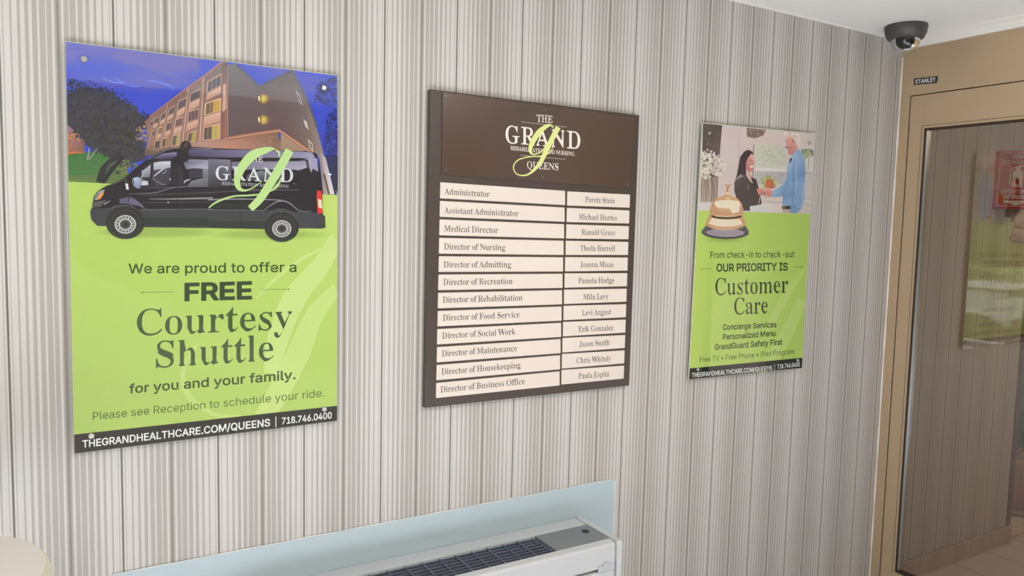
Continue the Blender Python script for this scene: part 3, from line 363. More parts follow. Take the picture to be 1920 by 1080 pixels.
# ---------------------------------------------------------------- the room
FT = 2.388
XR, XL, YB = 3.05, -1.6, -3.4
def sbox(name, a, b, m, **k):
    return struct(MB().box(a, b).build(name, m, **k))
sbox('wall_front', (XL - 0.12, 0, 0), (XR + 0.10, 0.12, FT + .1), WP)
sbox('wall_lobby', (XR + 0.10, 0, 0), (4.19, 0.12, FT + .1), WP)
sbox('trim_3', (4.19, -0.006, 0.10), (4.222, 0.126, FT), mat('plum_corner_strip', (104, 82, 82), 0.5, var=0.05))
sbox('ceiling', (XL - 0.12, YB - 0.12, FT), (8.0, 3.2, FT + 0.1), PAINT)
sbox('wall_back', (XL - 0.12, YB - 0.12, 0), (XR + 0.10, YB, FT + .1), mat('taupe_paint', (150, 128, 112), 0.75, var=0.03))
lo = MB(); lo.box((XL - 0.12, -1.55, 0), (XL, 0, FT + .1)); lo.box((XL - 0.12, YB, 0), (XL, -3.3, FT + .1)); lo.box((XL - 0.12, -3.3, 2.30), (XL, -1.55, FT + .1))
struct(lo.build('wall_left', BEIGE))
sbox('wall_right', (XR, YB, 0), (XR + 0.10, -2.3, FT + .1), BEIGE)
ll = MB(); ll.box((8.0, YB, 0), (8.1, 3.2, FT + .1)); struct(ll.build('wall_lobby_far', LOBBY))
sbox('wall_lobby_side', (4.19, 3.1, 0), (8.0, 3.2, FT + .1), LOBBY)
sbox('wall_lobby_near', (XR + 0.10, YB - 0.12, 0), (8.0, YB, FT + .1), LOBBY)
sbox('floor', (XL - 0.12, YB - 0.12, -0.05), (XR, 0, 0), mat('vestibule_floor', (212, 218, 226), 0.6, var=0.04, vscale=6))
# lobby floor: grout bed and single tiles
fl = sbox('floor_lobby', (XR, YB - 0.12, -0.05), (8.0, 3.2, -0.004), GROUT)
tile_me = None
for i in range(-2, 13):
    for j in range(-6, 5):
        x0 = 3.716 + 0.297 * i; y0 = 0.03 + 0.297 * j
        if x0 < XR or (y0 + 0.29 > 0.0 and x0 + 0.29 > XR and x0 < 4.19 and y0 > -0.05): continue
        if tile_me is None:
            o = MB().box((0, 0, 0), (0.289, 0.289, 0.005)).build('floor_tile', TILE); tile_me = o.data
        else:
            o = bpy.data.objects.new('floor_tile', tile_me); COL.objects.link(o)
        o.parent = fl; o.location = (x0 + 0.004, y0 + 0.004, -0.005 + random.uniform(0, 0.0006))
# skirting tiles beyond the door
bb = sbox('baseboard_lobby', (XR + 0.10, -0.006, 0), (4.225, 0, 0.098), GROUT)
for k, (a, b_) in enumerate(((3.16, 3.405), (3.409, 3.714), (3.719, 4.019), (4.024, 4.225))):
    MB().box((a, -0.014, 0.001), (b_, -0.006, 0.1)).build('skirting_tile', TILE2, bb, bevel=0.0015)
# white crown trim over the door wall, bead of filler down the corner
tr = MB(); tr.prism([(XR - 0.012, 2.349), (XR, 2.349), (XR, FT), (XR - 0.034, FT), (XR - 0.034, FT - 0.008), (XR - 0.020, FT - 0.014)], 'y', YB, 0.0)
tr.v = [(v[0], v[1], v[2]) for v in tr.v]
struct(tr.build('trim_1', WHITEP))
bd = MB(); bd.tube([(XR - 0.002, -0.003, z / 40 * 2.30 + 0.02) for z in range(41)], [0.0032 + 0.0008 * math.sin(z * 1.7) for z in range(41)])
struct(bd.build('trim_2', WHITEP))
# thin white line where wallpaper meets ceiling
sbox('trim_4', (XL, -0.004, FT - 0.006), (XR - 0.03, 0, FT), WHITEP)

# ---------------------------------------------------------------- automatic door in the right wall
DH = 1.59 + 0.564
door = bpy.data.objects.new('door_1', None); COL.objects.link(door); door.location = (XR, -1.15, 0); struct(door)
MB().box((XR, -2.3, DH + 0.003), (XR + 0.10, 0, FT)).build('header', BRONZE, door, bevel=0.0015)
MB().box((XR, -0.0445, 0), (XR + 0.10, 0, DH + 0.003)).build('jamb', BRONZE, door, bevel=0.001)
MB().box((XR, -2.3, 0), (XR + 0.10, -2.256, DH + 0.003)).build('jamb', BRONZE, door, bevel=0.001)
MB().box((XR + 0.02, -2.256, 0), (XR + 0.08, -0.0445, DH + 0.003)).box((XR + 0.02, -2.256, 0), (XR + 0.08, -0.0445, 0.01))
gk = MB(); gk.box((XR + 0.014, -0.0505, 0), (XR + 0.09, -0.0445, DH + 0.003)); gk.box((XR + 0.014, -2.256, DH - 0.001), (XR + 0.09, -0.0445, DH + 0.003)); gk.build('seal', GASKET, door)
def leaf(ya, yb, x0):
    zt = DH - 0.001; gt = 1.59 + 0.427; gb = 0.152; st = 0.066
    f = MB(); f.box((x0, ya - st, 0.008), (x0 + 0.05, ya, zt)); f.box((x0, yb, 0.008), (x0 + 0.05, yb + st, zt))
    f.box((x0, yb + st, gt), (x0 + 0.05, ya - st, zt)); f.box((x0, yb + st, 0.008), (x0 + 0.05, ya - st, gb))
    p = f.build('door_leaf', BRONZE, door, bevel=0.001)
    # raised glazing bead and dark gasket round the pane
    a, b_ = ya - st, yb + st
    g = MB(); t = 0.006
    for (y0, y1, z0, z1) in ((a - t, a, gb, gt), (b_, b_ + t, gb, gt), (b_, a, gt - t, gt), (b_, a, gb, gb + t)): g.box((x0 - 0.001, y0, z0), (x0 + 0.03, y1, z1))
    g.build('gasket', GASKET, p)
    g = MB(); t = 0.002; s_ = 0.006
    for (y0, y1, z0, z1) in ((a - s_ - t, a - s_, gb, gt - s_), (b_ + s_, b_ + s_ + t, gb, gt - s_)): g.box((x0 + 0.004, y0, z0), (x0 + 0.03, y1, z1))
    g.build('edge_strip', CHROME, p)
    g = MB(); q = 0.011
    for (y0, y1, z0, z1) in ((a + q, a + q + 0.0015, gb - q, gt + q), (b_ - q - 0.0015, b_ - q, gb - q, gt + q), (b_ - q, a + q, gt + q, gt + q + 0.0015)): g.box((x0 - 0.0006, y0, z0), (x0 + 0.001, y1, z1))
    g.build('bead_seam', GASKET, p)
    MB().add([(x0 + 0.02, b_, gb), (x0 + 0.02, a, gb), (x0 + 0.02, a, gt), (x0 + 0.02, b_, gt)], [(0, 1, 2, 3)]).build('glass', DOORGLASS, p)
leaf(-0.0505, -1.15, XR + 0.0)
leaf(-1.155, -2.250, XR + 0.0)
# maker's sticker on the header
stq = [(1713.5, 147.5), (1758.7, 142.5), (1757.5, 155.5), (1713.8, 159.5)]
P = Print(lambda x, y: on_x(x, y, XR - 0.0006), (-1, 0, 0), 0.0003)
P.poly(stq, (56, 52, 52)); o_ = P.flush('sticker', INKM, door, 'small black sticker with white capital lettering')
P.text('STANLEY', 'sans', 1716.2, 157.2, 1754.6, 152.6, 7.4, (235, 232, 230), 0.02)
P.text('®', 'sans', 1755.6, 154.6, 1757.2, 154.4, 1.6, (235, 232, 230)); P.flush('lettering', INKM, o_)

# ---------------------------------------------------------------- outer glass doors in the left wall and the street outside
od = bpy.data.objects.new('door_2', None); COL.objects.link(od); od.location = (XL, -2.4, 0); struct(od)
f = MB(); x0, x1 = XL - 0.09, XL - 0.03
for (a, b_, z0, z1) in ((-3.3, -3.25, 0, 2.30), (-1.60, -1.55, 0, 2.30), (-3.25, -1.60, 2.25, 2.30), (-3.25, -1.60, 0, 0.05), (-2.45, -2.39, 0.05, 2.25)): f.box((x0, a, z0), (x1, b_, z1))
f.build('frame', BRONZE, od)
for a, b_ in ((-3.25, -2.45), (-2.39, -1.60)):
    MB().add([(XL - .06, a, .05), (XL - .06, b_, .05), (XL - .06, b_, 2.25), (XL - .06, a, 2.25)], [(0, 1, 2, 3)]).build('glass', CLEAR, od)
CONC = mat('pale_concrete', (226, 220, 208), 0.9, var=0.06, vscale=3)
ASPH = mat('worn_asphalt', (176, 174, 168), 0.9, var=0.08, vscale=2)
GRASS = mat('lawn_grass', (132, 150, 70), 0.95, var=0.25, vscale=4)
SOIL = mat('planting_soil', (96, 80, 60), 0.95, var=0.2)
LEAF = mat('shrub_leaf', (92, 118, 52), 0.6, var=0.3, vscale=30)
PETAL = mat('white_petal', (232, 226, 206), 0.6, var=0.03)
def st(name, a, b, m): return sbox(name, a, b, m)
st('ground_entrance_paving', (-5.3, -20, -0.12), (XL - 0.12, 20, -0.01), CONC)
st('ground_kerb', (-5.5, -20, -0.12), (-5.3, 20, 0.06), mat('white_painted_kerb', (226, 222, 212), 0.8, var=0.03))
st('ground_planting_bed', (-8.6, -20, -0.12), (-5.5, 20, 0.0), SOIL)
st('ground_road', (-17.5, -40, -0.14), (-8.6, 40, -0.04), ASPH)
st('ground_road_margin', (-11.0, -40, -0.04), (-10.3, 40, -0.035), CONC)
st('ground_far_sidewalk', (-21.5, -40, -0.12), (-17.5, 40, 0.04), CONC)
lw = MB(); lw.prism([(-70, 3.2), (-45, 1.6), (-21.5, 0.05), (-21.5, -0.2), (-70, -0.2)], 'y', -60, 60); struct(lw.build('ground_lawn', GRASS))
def leaves(mb, c, r, n, s):
    for _ in range(n):
        d = Vector((random.gauss(0, 1), random.gauss(0, 1), abs(random.gauss(0, 1)) * 0.9)).normalized()
        p = Vector(c) + Vector((d.x * r[0], d.y * r[1], d.z * r[2])) * random.uniform(.72, 1.05)
        a = Vector((random.uniform(-1, 1), random.uniform(-1, 1), random.uniform(-1, 1))).normalized(); b = a.orthogonal().normalized()
        mb.add([p - a * s, p - b * s * .45, p + a * s, p + b * s * .45], [(0, 1, 2, 3)])
shr = [(-6.3, -4.6, .42), (-6.6, -3.6, .5), (-6.2, -2.5, .36), (-6.8, -1.4, .55), (-6.3, -0.3, .4), (-6.6, 0.8, .5), (-7.9, -2.4, .45), (-7.9, -4.3, .45)]
PLACE = ['front row of the kerbside bed, farthest south', 'front row of the kerbside bed, second southernmost', 'front row of the bed, third from the south', 'front row of the bed, facing the door', 'front row of the bed, second from the north', 'front row of the bed, farthest north', 'back row of the bed, nearer the door', 'back row of the bed, farther from the door']
for i, (x, y, r) in enumerate(shr):
    t = thing('shrub', 'low green shrub with %s flowers, %s' % ('many white' if i % 2 == 0 else 'few white', PLACE[i]), 'shrub', (x, y, 0), 'shrubs in the kerbside planting bed')
    m_ = MB(); leaves(m_, (x, y, 0.02), (r, r, r * 0.8), 420, 0.06); m_.build('foliage', LEAF, t)['kind'] = 'stuff'
    m_ = MB(); leaves(m_, (x, y, 0.05), (r * 1.03, r * 1.03, r * .83), 50 if i % 2 == 0 else 18, 0.035); m_.build('flowers', PETAL, t)['kind'] = 'stuff'
    m_ = MB()
    for k in range(4): m_.tube([(x, y, 0), (x + r * .5 * math.cos(k * 1.6), y + r * .5 * math.sin(k * 1.6), r * .6)], [.02, .008], 5)
    m_.build('stem', WOODR, t)
for i, (x, y, h) in enumerate(((-27, -14, 5.5), (-30, -20, 6.5), (-26, -7, 5.0))):
    t = thing('street_tree', ('broad tree on the lawn nearest the white house', 'tallest tree on the lawn across the road', 'smallest tree on the lawn across the road')[i], 'tree', (x, y, 0.3), 'trees on the lawn across the road')
    m_ = MB(); leaves(m_, (x, y, h * .5), (2.2, 2.2, h * .5), 900, 0.3); m_.build('crown', LEAF, t)['kind'] = 'stuff'
    MB().tube([(x, y, 0.2), (x + .1, y, h * .4), (x, y, h * .75)], [.22, .15, .06]).build('trunk', WOODR, t)
t = thing('house', 'low white house beyond the lawn across the road', 'building', (-38, -17, 1.1))
MB().box((-42, -25, 1.0), (-38, -9, 4.6)).build('wall', mat('white_siding', (222, 220, 214), .8, var=.03), t)
MB().prism([(-26, 4.6), (-8, 4.6), (-10, 6.2), (-24, 6.2)], 'x', -42.4, -37.6).build('roof', mat('grey_shingle', (104, 100, 98), .9, var=.1), t)
for k in range(5): MB().box((-38.02, -24 + 3 * k, 2.2), (-37.96, -22.6 + 3 * k, 3.6)).build('window', mat('dark_pane', (60, 70, 80), .1), t)

# ---------------------------------------------------------------- lobby things seen through the glass
t = thing('wooden_cabinet', 'red-brown wooden cabinet in the lobby past the striped wall end', 'cabinet', (5.6, 0.95, 0))
MB().box((5.3, 0.85, 0.08), (6.4, 1.25, 1.02)).build('body', WOODR, t, bevel=0.004)
MB().box((5.27, 0.82, 1.02), (6.43, 1.28, 1.05)).build('top', WOODR, t, bevel=0.004)
for a in (5.32, 5.86): MB().box((a, 0.835, 0.12), (a + .52, 0.85, 0.98)).build('door', WOODR, t, bevel=0.003)
MB().box((5.34, .88, 0), (6.36, 1.22, .08)).build('plinth', GASKET, t)
t = thing('potted_plant', 'leafy green plant in tan pot standing in the lobby past the glass door', 'plant', (4.82, 0.30, 0))
m_ = MB(); m_.lathe([(0.11, 0), (0.12, .01), (.155, .26), (.165, .27), (.165, .30), (.148, .30), (.14, .26), (.01, .255)], (4.82, .30, 0.022)); m_.build('pot', mat('tan_pot', (176, 128, 84), .5, var=.06), t)
m_ = MB(); m_.lathe([(.19, 0), (.21, .02), (.20, .022), (.18, .008), (.01, .006)], (4.82, .30, 0.0)); m_.build('saucer', mat('tan_saucer', (160, 120, 84), .5), t)
m_ = MB()
for k in range(26):
    a = k * 2.4; l = random.uniform(.18, .36); h = random.uniform(.35, .95)
    b0 = Vector((4.82, .30, .27)); e = Vector((4.82 + l * math.cos(a), .30 + l * math.sin(a), .27 + h * .75)); tp = e + Vector((.12 * math.cos(a), .12 * math.sin(a), -.10))
    sd_ = Vector((-math.sin(a), math.cos(a), 0)) * .035; mid = (b0 + e) / 2 + Vector((0, 0, .06))
    m_.add([b0, mid + sd_ * .5, mid - sd_ * .5, e + sd_, e - sd_, tp], [(0, 1, 2), (2, 1, 3, 4), (4, 3, 5)])
m_.build('foliage', mat('plant_leaf', (52, 74, 50), .5, var=.2), t)
for nm, loc, lab, c_ in (('unseen_ceiling_lamp', (1.3, -1.75), 'rectangular diffuser lamp added unseen on the vestibule ceiling for fill light', (255, 246, 232)), ('unseen_ceiling_lamp', (4.6, -1.2), 'rectangular diffuser lamp on the lobby ceiling past the door', (255, 226, 190))):  # vestibule fixture is an unseen addition that carries the fill light
    t = thing(nm, lab, 'lamp', (loc[0], loc[1], FT))
    MB().box((loc[0] - .62, loc[1] - .32, FT - .02), (loc[0] + .62, loc[1] + .32, FT)).build('frame', WHITEP, t)
    MB().box((loc[0] - .59, loc[1] - .29, FT - .026), (loc[0] + .59, loc[1] + .29, FT - .02)).build('diffuser', emit('lamp_diffuser', c_, 1.5), t)

# fire extinguisher sign standing out from the lobby wall in a V
SD = 0.137; sx0, sz0, sz1 = 3.83, 1.59 + 0.128, 1.59 + 0.4
RED = mat('red_sign_plastic', (190, 36, 40), 0.35, var=0.04)
t = thing('fire_sign', 'red V-shaped fire extinguisher sign on striped lobby wall behind the glass', 'sign', (sx0 + SD, 0, sz0))
MB().prism([(sx0, 0), (sx0 + SD, -SD), (sx0 + 2 * SD, 0), (sx0 + 2 * SD - .006, 0), (sx0 + SD, -SD + .004), (sx0 + .006, 0)], 'z', sz0, sz1).build('folded_panel', RED, t)
FWD = SD * math.sqrt(2); fd = Vector((1, -1, 0)).normalized(); fn = Vector((-1, -1, 0)).normalized()
P = Print(lambda x, y: Vector((sx0, 0, sz1)) + fd * (x / 100 * FWD) + Vector((0, 0, -y / 145 * (sz1 - sz0))) + fn * 0.0008, fn, 0.0002)
W_ = (236, 226, 224); INKC = (0, 0, 1)
def frame_(P, x0, y0, x1, y1, t_, c):
    for q in (((x0, y0), (x1, y0)), ((x0, y1), (x1, y1)), ((x0, y0), (x0, y1)), ((x1, y0), (x1, y1))): P.line(*q, t_, c)
frame_(P, 10, 6, 90, 138, 1.4, W_)
P.text('FIRE', 'sans', 38, 20, 62, 20, 9, W_, .02); P.text('EXTINGUISHER', 'sans', 15, 33, 85, 33, 9, W_, .02)
P.text('EXTINTOR DE', 'sans', 17, 106, 83, 106, 9, W_, .02); P.text('INCENDIOS', 'sans', 22, 119, 78, 119, 9, W_, .02)
P.poly([(39, 52), (41, 49), (59, 49), (61, 52), (61, 91), (39, 91)], W_); P.poly([(46, 49), (46, 44), (54, 44), (54, 49)], W_)
P.poly([(44, 44), (44, 38), (66, 36), (66, 39), (56, 41), (56, 44)], W_); P.stroke([(45, 42), (37, 44), (34, 52), (34, 84)], 2.4, W_)
P.poly([(50, 66), (54, 75), (53, 82), (50, 85), (47, 82), (46, 75)], (190, 36, 40))
P.poly([(20, 124), (80, 124), (74, 129), (66, 131), (50, 137), (34, 131), (26, 129)], W_)
P.flush('lettering', INKM, t)

# ---------------------------------------------------------------- dome camera
t = thing('dome_camera', 'charcoal dome security camera on the ceiling at the corner', 'camera', (2.842, -0.142, FT))
c0 = (2.842, -0.142, FT)
MB().lathe([(0.004, 0), (0.075, 0.0), (0.0765, 0.006), (0.073, 0.030), (0.064, 0.050), (0.058, 0.053), (0.05, 0.053), (0.048, 0.045), (0.004, 0.045)], c0, 'z', 48, -1).build('housing', BLACKP, t)
MB().lathe([(0.0515, 0.052)] + [(0.0515 * math.cos(a), 0.056 + 0.050 * math.sin(a)) for a in [R(7.5 * k) for k in range(0, 12)]] + [(0.002, 0.106)], c0, 'z', 48, -1).build('dome', DOME, t)
b_ = MB().lathe([(0.002, 0.045), (0.038, 0.046), (0.042, 0.062), (0.037, 0.080), (0.022, 0.093), (0.002, 0.097)], c0, 'z', 32, -1).build('eyeball', mat('dark_eyeball', (58, 56, 58), .35), t)
ld = Vector((-0.62, -0.62, -0.48)).normalized(); lc = Vector(c0) + Vector((0, 0, -0.066)) + ld * 0.036
m_ = MB(); m_.tube([lc - ld * .012, lc + ld * .006], .013, 20); m_.build('lens', CHROME, b_); m_ = MB(); m_.tube([lc + ld * .0055, lc + ld * .0068], .007, 16); m_.build('lens_glass', mat('lens_black', (20, 20, 24), .05), b_)

# ---------------------------------------------------------------- heating and cooling unit below the boards
UT = 1.59 - 0.946; x0, x1 = 0.385, 1.462
t = thing('heating_unit', 'white wall heating unit with dark top grille below the directory board', 'heater', ((x0 + x1) / 2, -0.107, 0.08))
body = MB(); body.box((x0, -0.065, UT - 0.03), (x1 - .022, -0.005, UT)); body.prism([(-0.187, UT), (-0.209, UT - 0.004), (-0.214, UT - 0.012), (-0.214, UT - 0.075), (-0.187, UT - 0.075)], 'x', x0, x1 - 0.022)
body.build('top_casing', UNITW, t, bevel=0.0015)
MB().box((x0, -0.20, 0.08), (x1 - .022, -0.005, UT - 0.03)).build('chassis', UNITW, t)
MB().box((x0, -0.216, 0.10), (x1 - 0.022, -0.200, UT - 0.085)).build('front_panel', UNITW, t, bevel=0.004)
MB().prism([(-0.005, UT + .002), (-0.219, UT + .002), (-0.223, UT - .010), (-0.222, 0.08), (-0.005, 0.08)], 'x', x1 - 0.020, x1).build('end_cap', UNITW, t, bevel=0.003)
MB().prism([(-0.005, UT + .002), (-0.219, UT + .002), (-0.223, UT - .010), (-0.222, 0.08), (-0.005, 0.08)], 'x', x0 - .02, x0).build('end_cap', UNITW, t, bevel=0.003)
MB().box((x0 + .02, -0.187, UT - 0.045), (1.245, -0.065, UT - 0.03)).build('grille_well', DARKIN, t)
gx0 = x0 + 0.03
for k in range(7):
    y = -0.072 - 0.0182 * k; MB().box((gx0, y - 0.0025, UT - 0.012), (1.244, y + 0.0025, UT - 0.006)).build('grille_slat', GRILL, t)
k = 0
x = 1.236
while x > gx0:
    wd = 0.005 if k % 2 else 0.0035
    MB().box((x - wd, -0.187, UT - 0.016), (x, -0.065, UT - 0.005)).build('grille_rib', GRILL, t); x -= 0.052; k += 1
fp = MB().box((1.246, -0.187, UT - 0.012), (x1 - .022, -0.065, UT - 0.001)).build('control_flap', UNITG, t, bevel=0.001)
h_ = MB(); h_.lathe([(0.001, 0), (0.011, 0), (0.0125, .0012), (.001, .0012)], (1.405, -0.108, UT - 0.001), 'z', 20); h_.build('finger_hole', DARKIN, fp)
lt = MB(); lt.box((1.375, -0.2175, UT - 0.085), (1.438, -0.2145, UT - 0.066)); lt.box((1.395, -0.219, UT - 0.078), (1.412, -0.2175, UT - 0.058)); lt.build('latch', mat('clear_plastic_latch', (186, 190, 196), .15, var=.02), t, bevel=0.001)

# sage board on the wall behind the unit
t = thing('backing_board', 'thin blue-grey painted board on the wall behind the heating unit', 'board', (0.86, 0, 0.1))
top = [(0.105 + k * (1.602 - 0.105) / 60, 1.59 - 0.8415 + 0.0008 * math.sin(k * 1.9) + random.uniform(-.0007, .0007)) for k in range(61)]
MB().prism([(0.105, 0.09), (1.602, 0.09)] + top[::-1], 'y', -0.0035, -0.0008).build('sheet', SHEETB, t)
m_ = MB(); m_.tube([(a, -0.0036, b_ + .001) for a, b_ in top[::2]], [0.0005 + .0007 * abs(math.sin(k * 2.3)) for k in range(31)], 6)
m_.tube([(1.602, -0.003, 0.1 + k * .08) for k in range(9)], [.0012 + .0008 * abs(math.sin(k * 1.3)) for k in range(9)], 6)
m_.tube([on_y(722, 927, -.002), on_y(722.5, 950, -.003), on_y(723, 976, -.004)], [.0005, .0015, .002], 6); m_.build('filler_bead', WHITEP, t)

# ---------------------------------------------------------------- round white pedestal table at the left edge
tc_ = (-0.248, -0.459)
t = thing('pedestal_table', 'round white pedestal table with cream rim at the lower left', 'table', (tc_[0], tc_[1], 0))
zt = 0.992
MB().lathe([(0.002, zt), (0.214, zt), (0.227, zt - 0.0025)], (*tc_, 0), 'z', 72).build('tabletop', WHITEOBJ, t)
MB().lathe([(0.226, zt - 0.0028), (0.232, zt - 0.008), (0.236, zt - 0.018), (0.237, zt - 0.034), (0.230, zt - 0.048), (0.216, zt - 0.055), (0.03, zt - 0.055)], (*tc_, 0), 'z', 72).build('rim', CREAMRIM, t)
MB().lathe([(0.03, zt - .055), (0.03, 0.03)], (*tc_, 0), 'z', 24).build('column', CHROME, t)
MB().lathe([(0.20, 0), (0.20, 0.012), (0.04, 0.03), (0.03, 0.05)], (*tc_, 0), 'z', 48).build('base', WHITEOBJ, t)

# ---------------------------------------------------------------- printed posters and the directory board
GRN = (184, 208, 112); DKG = (58, 78, 42); BAR = (22, 34, 36); LTX = (222, 228, 224)
def poster(quad, label, yf=-0.016):
    ps = [on_y(x, y, yf) for x, y in quad]
    cx = sum(p.x for p in ps) / 4; zb = min(p.z for p in ps)
    t = thing('poster', label, 'poster', (cx, 0, zb), 'standoff posters on the striped wall')
    n = 4; vs = [(p.x, yf, p.z) for p in ps] + [(p.x, yf + 0.005, p.z) for p in ps]
    MB().add(vs, [(0, 1, 2, 3), (7, 6, 5, 4)] + [(i, i + 4, (i + 1) % 4 + 4, (i + 1) % 4) for i in range(4)]).build('acrylic_panel', ACR, t, bevel=0.0006)
    return t, Print(lambda x, y: on_y(x, y, yf - 0.0002), (0, -1, 0))
def inset(quad, d):
    cx = sum(q[0] for q in quad) / 4; cy_ = sum(q[1] for q in quad) / 4
    return [(x + (d if x < cx else -d), y + (d if y < cy_ else -d)) for x, y in quad]
def screw(t, px, py, yf, r=0.0068):
    p = on_y(px, py, yf)
    m_ = MB(); m_.lathe([(0.001, -0.0045), (r * .75, -0.0045), (r, -0.003), (r, 0.0), (r * .8, 0.001), (r * .8, 0.0155)], (p.x, yf - .001, p.z), 'y', 24); m_.build('standoff_screw', CHROME, t)
def vn(x, y, s_=3.0): return noise.noise(Vector((x * s_, y * s_, 0.3)))
def mixc(a, b, k): k = max(0, min(1, k)); return tuple(a[i] + (b[i] - a[i]) * k for i in range(3))

# ======== poster one: shuttle van
q1 = [(122, 77), (633, 141), (632, 789), (139, 851)]
t1, P = poster(q1, 'large green and blue poster with printed black van, leftmost on the wall')
# coordinates measured in enlarged crops: (offset x, offset y, enlargement)
A = (120, 70, 3.857); B = (260, 100, 5.4); C = (420, 120, 4.152); D = (160, 260, 5.4); E_ = (390, 260, 5.144); T = (100, 460, 2.5714)
N0 = (0, 0, 1)
P.edge = lambda x, y: (max(122.6 + (y - 77) * .0220, min(632.8 - (y - 141) * .0012, x)), max(y, 78 + (x - 122) * .1252))
P.xf = N0
P.grid([(122.6, 77.6), (632.4, 141.6), (632.8, 368), (128.2, 343)], 70, 44, lambda u, v: mixc(mixc((98, 94, 168), (58, 76, 188), v * 3.0 + 1.3 * vn(u * 1.2, v * 2.4) + .4 * vn(u * 4, v * 9) - (.1 if u < .5 else -.6)), (52, 62, 140), (u - .88) * 5 + (v - .6)))
P.grid([(126.6, 340.5), (633.0, 365.5), (631.8, 789), (139.4, 850.6)], 30, 30, lambda u, v: mixc(mixc((168, 196, 98), (180, 203, 108), u * 1.2 - .2), (166, 194, 100), v))
for k_ in range(8):
    P.ell(290, 436, 134 - 8 * k_, 13 - k_, mixc((172, 199, 103), (146, 172, 86), k_ / 7), n=48); P.ell(500, 440, 122 - 8 * k_, 12 - k_, mixc((173, 200, 103), (146, 172, 86), k_ / 7), n=48)
# big pale script watermark in the green field
P.stroke([(632, 445), (600, 500), (552, 560), (520, 640), (508, 700)], [26, 34, 44, 40, 26], (188, 209, 128))
P.stroke([(633, 540), (590, 590), (560, 660), (520, 740), (490, 785)], [20, 34, 44, 40, 30], (186, 208, 124))
P.stroke([(370, 645), (344, 690), (352, 740), (400, 776), (452, 780)], [3, 8, 11, 8, 4], (182, 205, 118))
P.stroke([(633, 455), (575, 480), (520, 520), (480, 560)], [3, 6, 6, 2], (187, 208, 126))
P.xf = A
# clouds
for pts in ([(270, 290), (340, 320), (430, 335), (500, 355), (560, 350)], [(590, 315), (650, 318), (710, 330), (760, 350), (795, 375)], [(370, 300), (430, 330), (480, 355)]):
    P.stroke(pts, [4] + [18] * (len(pts) - 2) + [4], (68, 90, 196)); P.stroke(pts, [3] + [11] * (len(pts) - 2) + [2], (84, 106, 204)); P.stroke(pts, [1] + [4] * (len(pts) - 2) + [1], (116, 136, 216))
# glow and path at the left edge
P.poly([(20, 620), (110, 630), (150, 700), (150, 850), (26, 852)], [(150, 116, 140), (92, 84, 120), (110, 84, 70), (120, 84, 66), (150, 96, 60)])
P.blobs(30, [(18, 680), (140, 690), (150, 740), (30, 745)], (6, 14), [(196, 146, 92), (170, 120, 76), (140, 98, 66)])
P.stroke([(24, 840), (80, 832), (160, 836)], [16, 14, 6], (184, 110, 66)); P.stroke([(108, 650), (70, 730), (38, 810)], [5, 6, 7], (178, 120, 82))
# lawn
P.grid([(22, 850), (430, 800), (470, 1010), (26, 1046)], 26, 12, lambda u, v: mixc((58, 108, 62), (92, 116, 70), v * .5 + u * .4 + .5 * vn(u * 3, v * 3)))
P.poly([(26, 1000), (240, 990), (470, 985), (440, 1040), (340, 1058), (26, 1044)], [(84, 112, 66), (74, 100, 58), (96, 116, 70), (90, 110, 68), (96, 118, 66), (100, 122, 66)])
# dark trees
TR = [(20, 330), (100, 310), (230, 360), (330, 390), (470, 470), (600, 560), (640, 600), (630, 660), (560, 700), (580, 760), (660, 830), (600, 880), (440, 930), (300, 870), (170, 810), (140, 740), (60, 700), (20, 640)]
P.poly([(22, 420), (120, 360), (240, 370), (350, 410), (480, 500), (590, 580), (600, 640), (530, 690), (560, 780), (640, 840), (540, 900), (400, 910), (260, 830), (160, 780), (130, 720), (22, 630)], (62, 64, 72))
P.blobs(640, TR, (5, 15), [(58, 60, 70), (66, 68, 74), (52, 54, 62), (62, 64, 60), (70, 72, 82)])
P.blobs(200, [(22, 300), (110, 290), (380, 380), (580, 530), (560, 580), (300, 440), (22, 400)], (3, 9), [(56, 62, 98), (60, 66, 84), (54, 58, 74)])
P.blobs(90, [(180, 560), (560, 620), (600, 860), (260, 830), (150, 700)], (10, 26), [(60, 62, 60), (66, 68, 64), (56, 58, 56)])
P.stroke([(180, 800), (178, 840), (168, 884)], [8, 11, 16], (142, 146, 138)); P.stroke([(240, 805), (205, 850), (182, 884)], [5, 9, 10], (142, 146, 138))
P.blobs(60, [(370, 880), (520, 890), (560, 960), (440, 990), (350, 970)], (7, 15), [(88, 102, 66), (104, 116, 78), (66, 76, 56), (120, 124, 86)])
P.stroke([(420, 850), (350, 900), (290, 960), (262, 1050)], [70, 62, 58, 62], (50, 54, 56)); P.stroke([(400, 890), (330, 930), (300, 990)], [14, 20, 10], (76, 86, 74)); P.stroke([(415, 880), (330, 980), (290, 1045)], [24, 30, 28], (44, 48, 52))
P.blobs(26, [(510, 650), (590, 640), (600, 760), (520, 740)], (6, 13), [(146, 122, 104), (118, 104, 92), (168, 138, 116)])
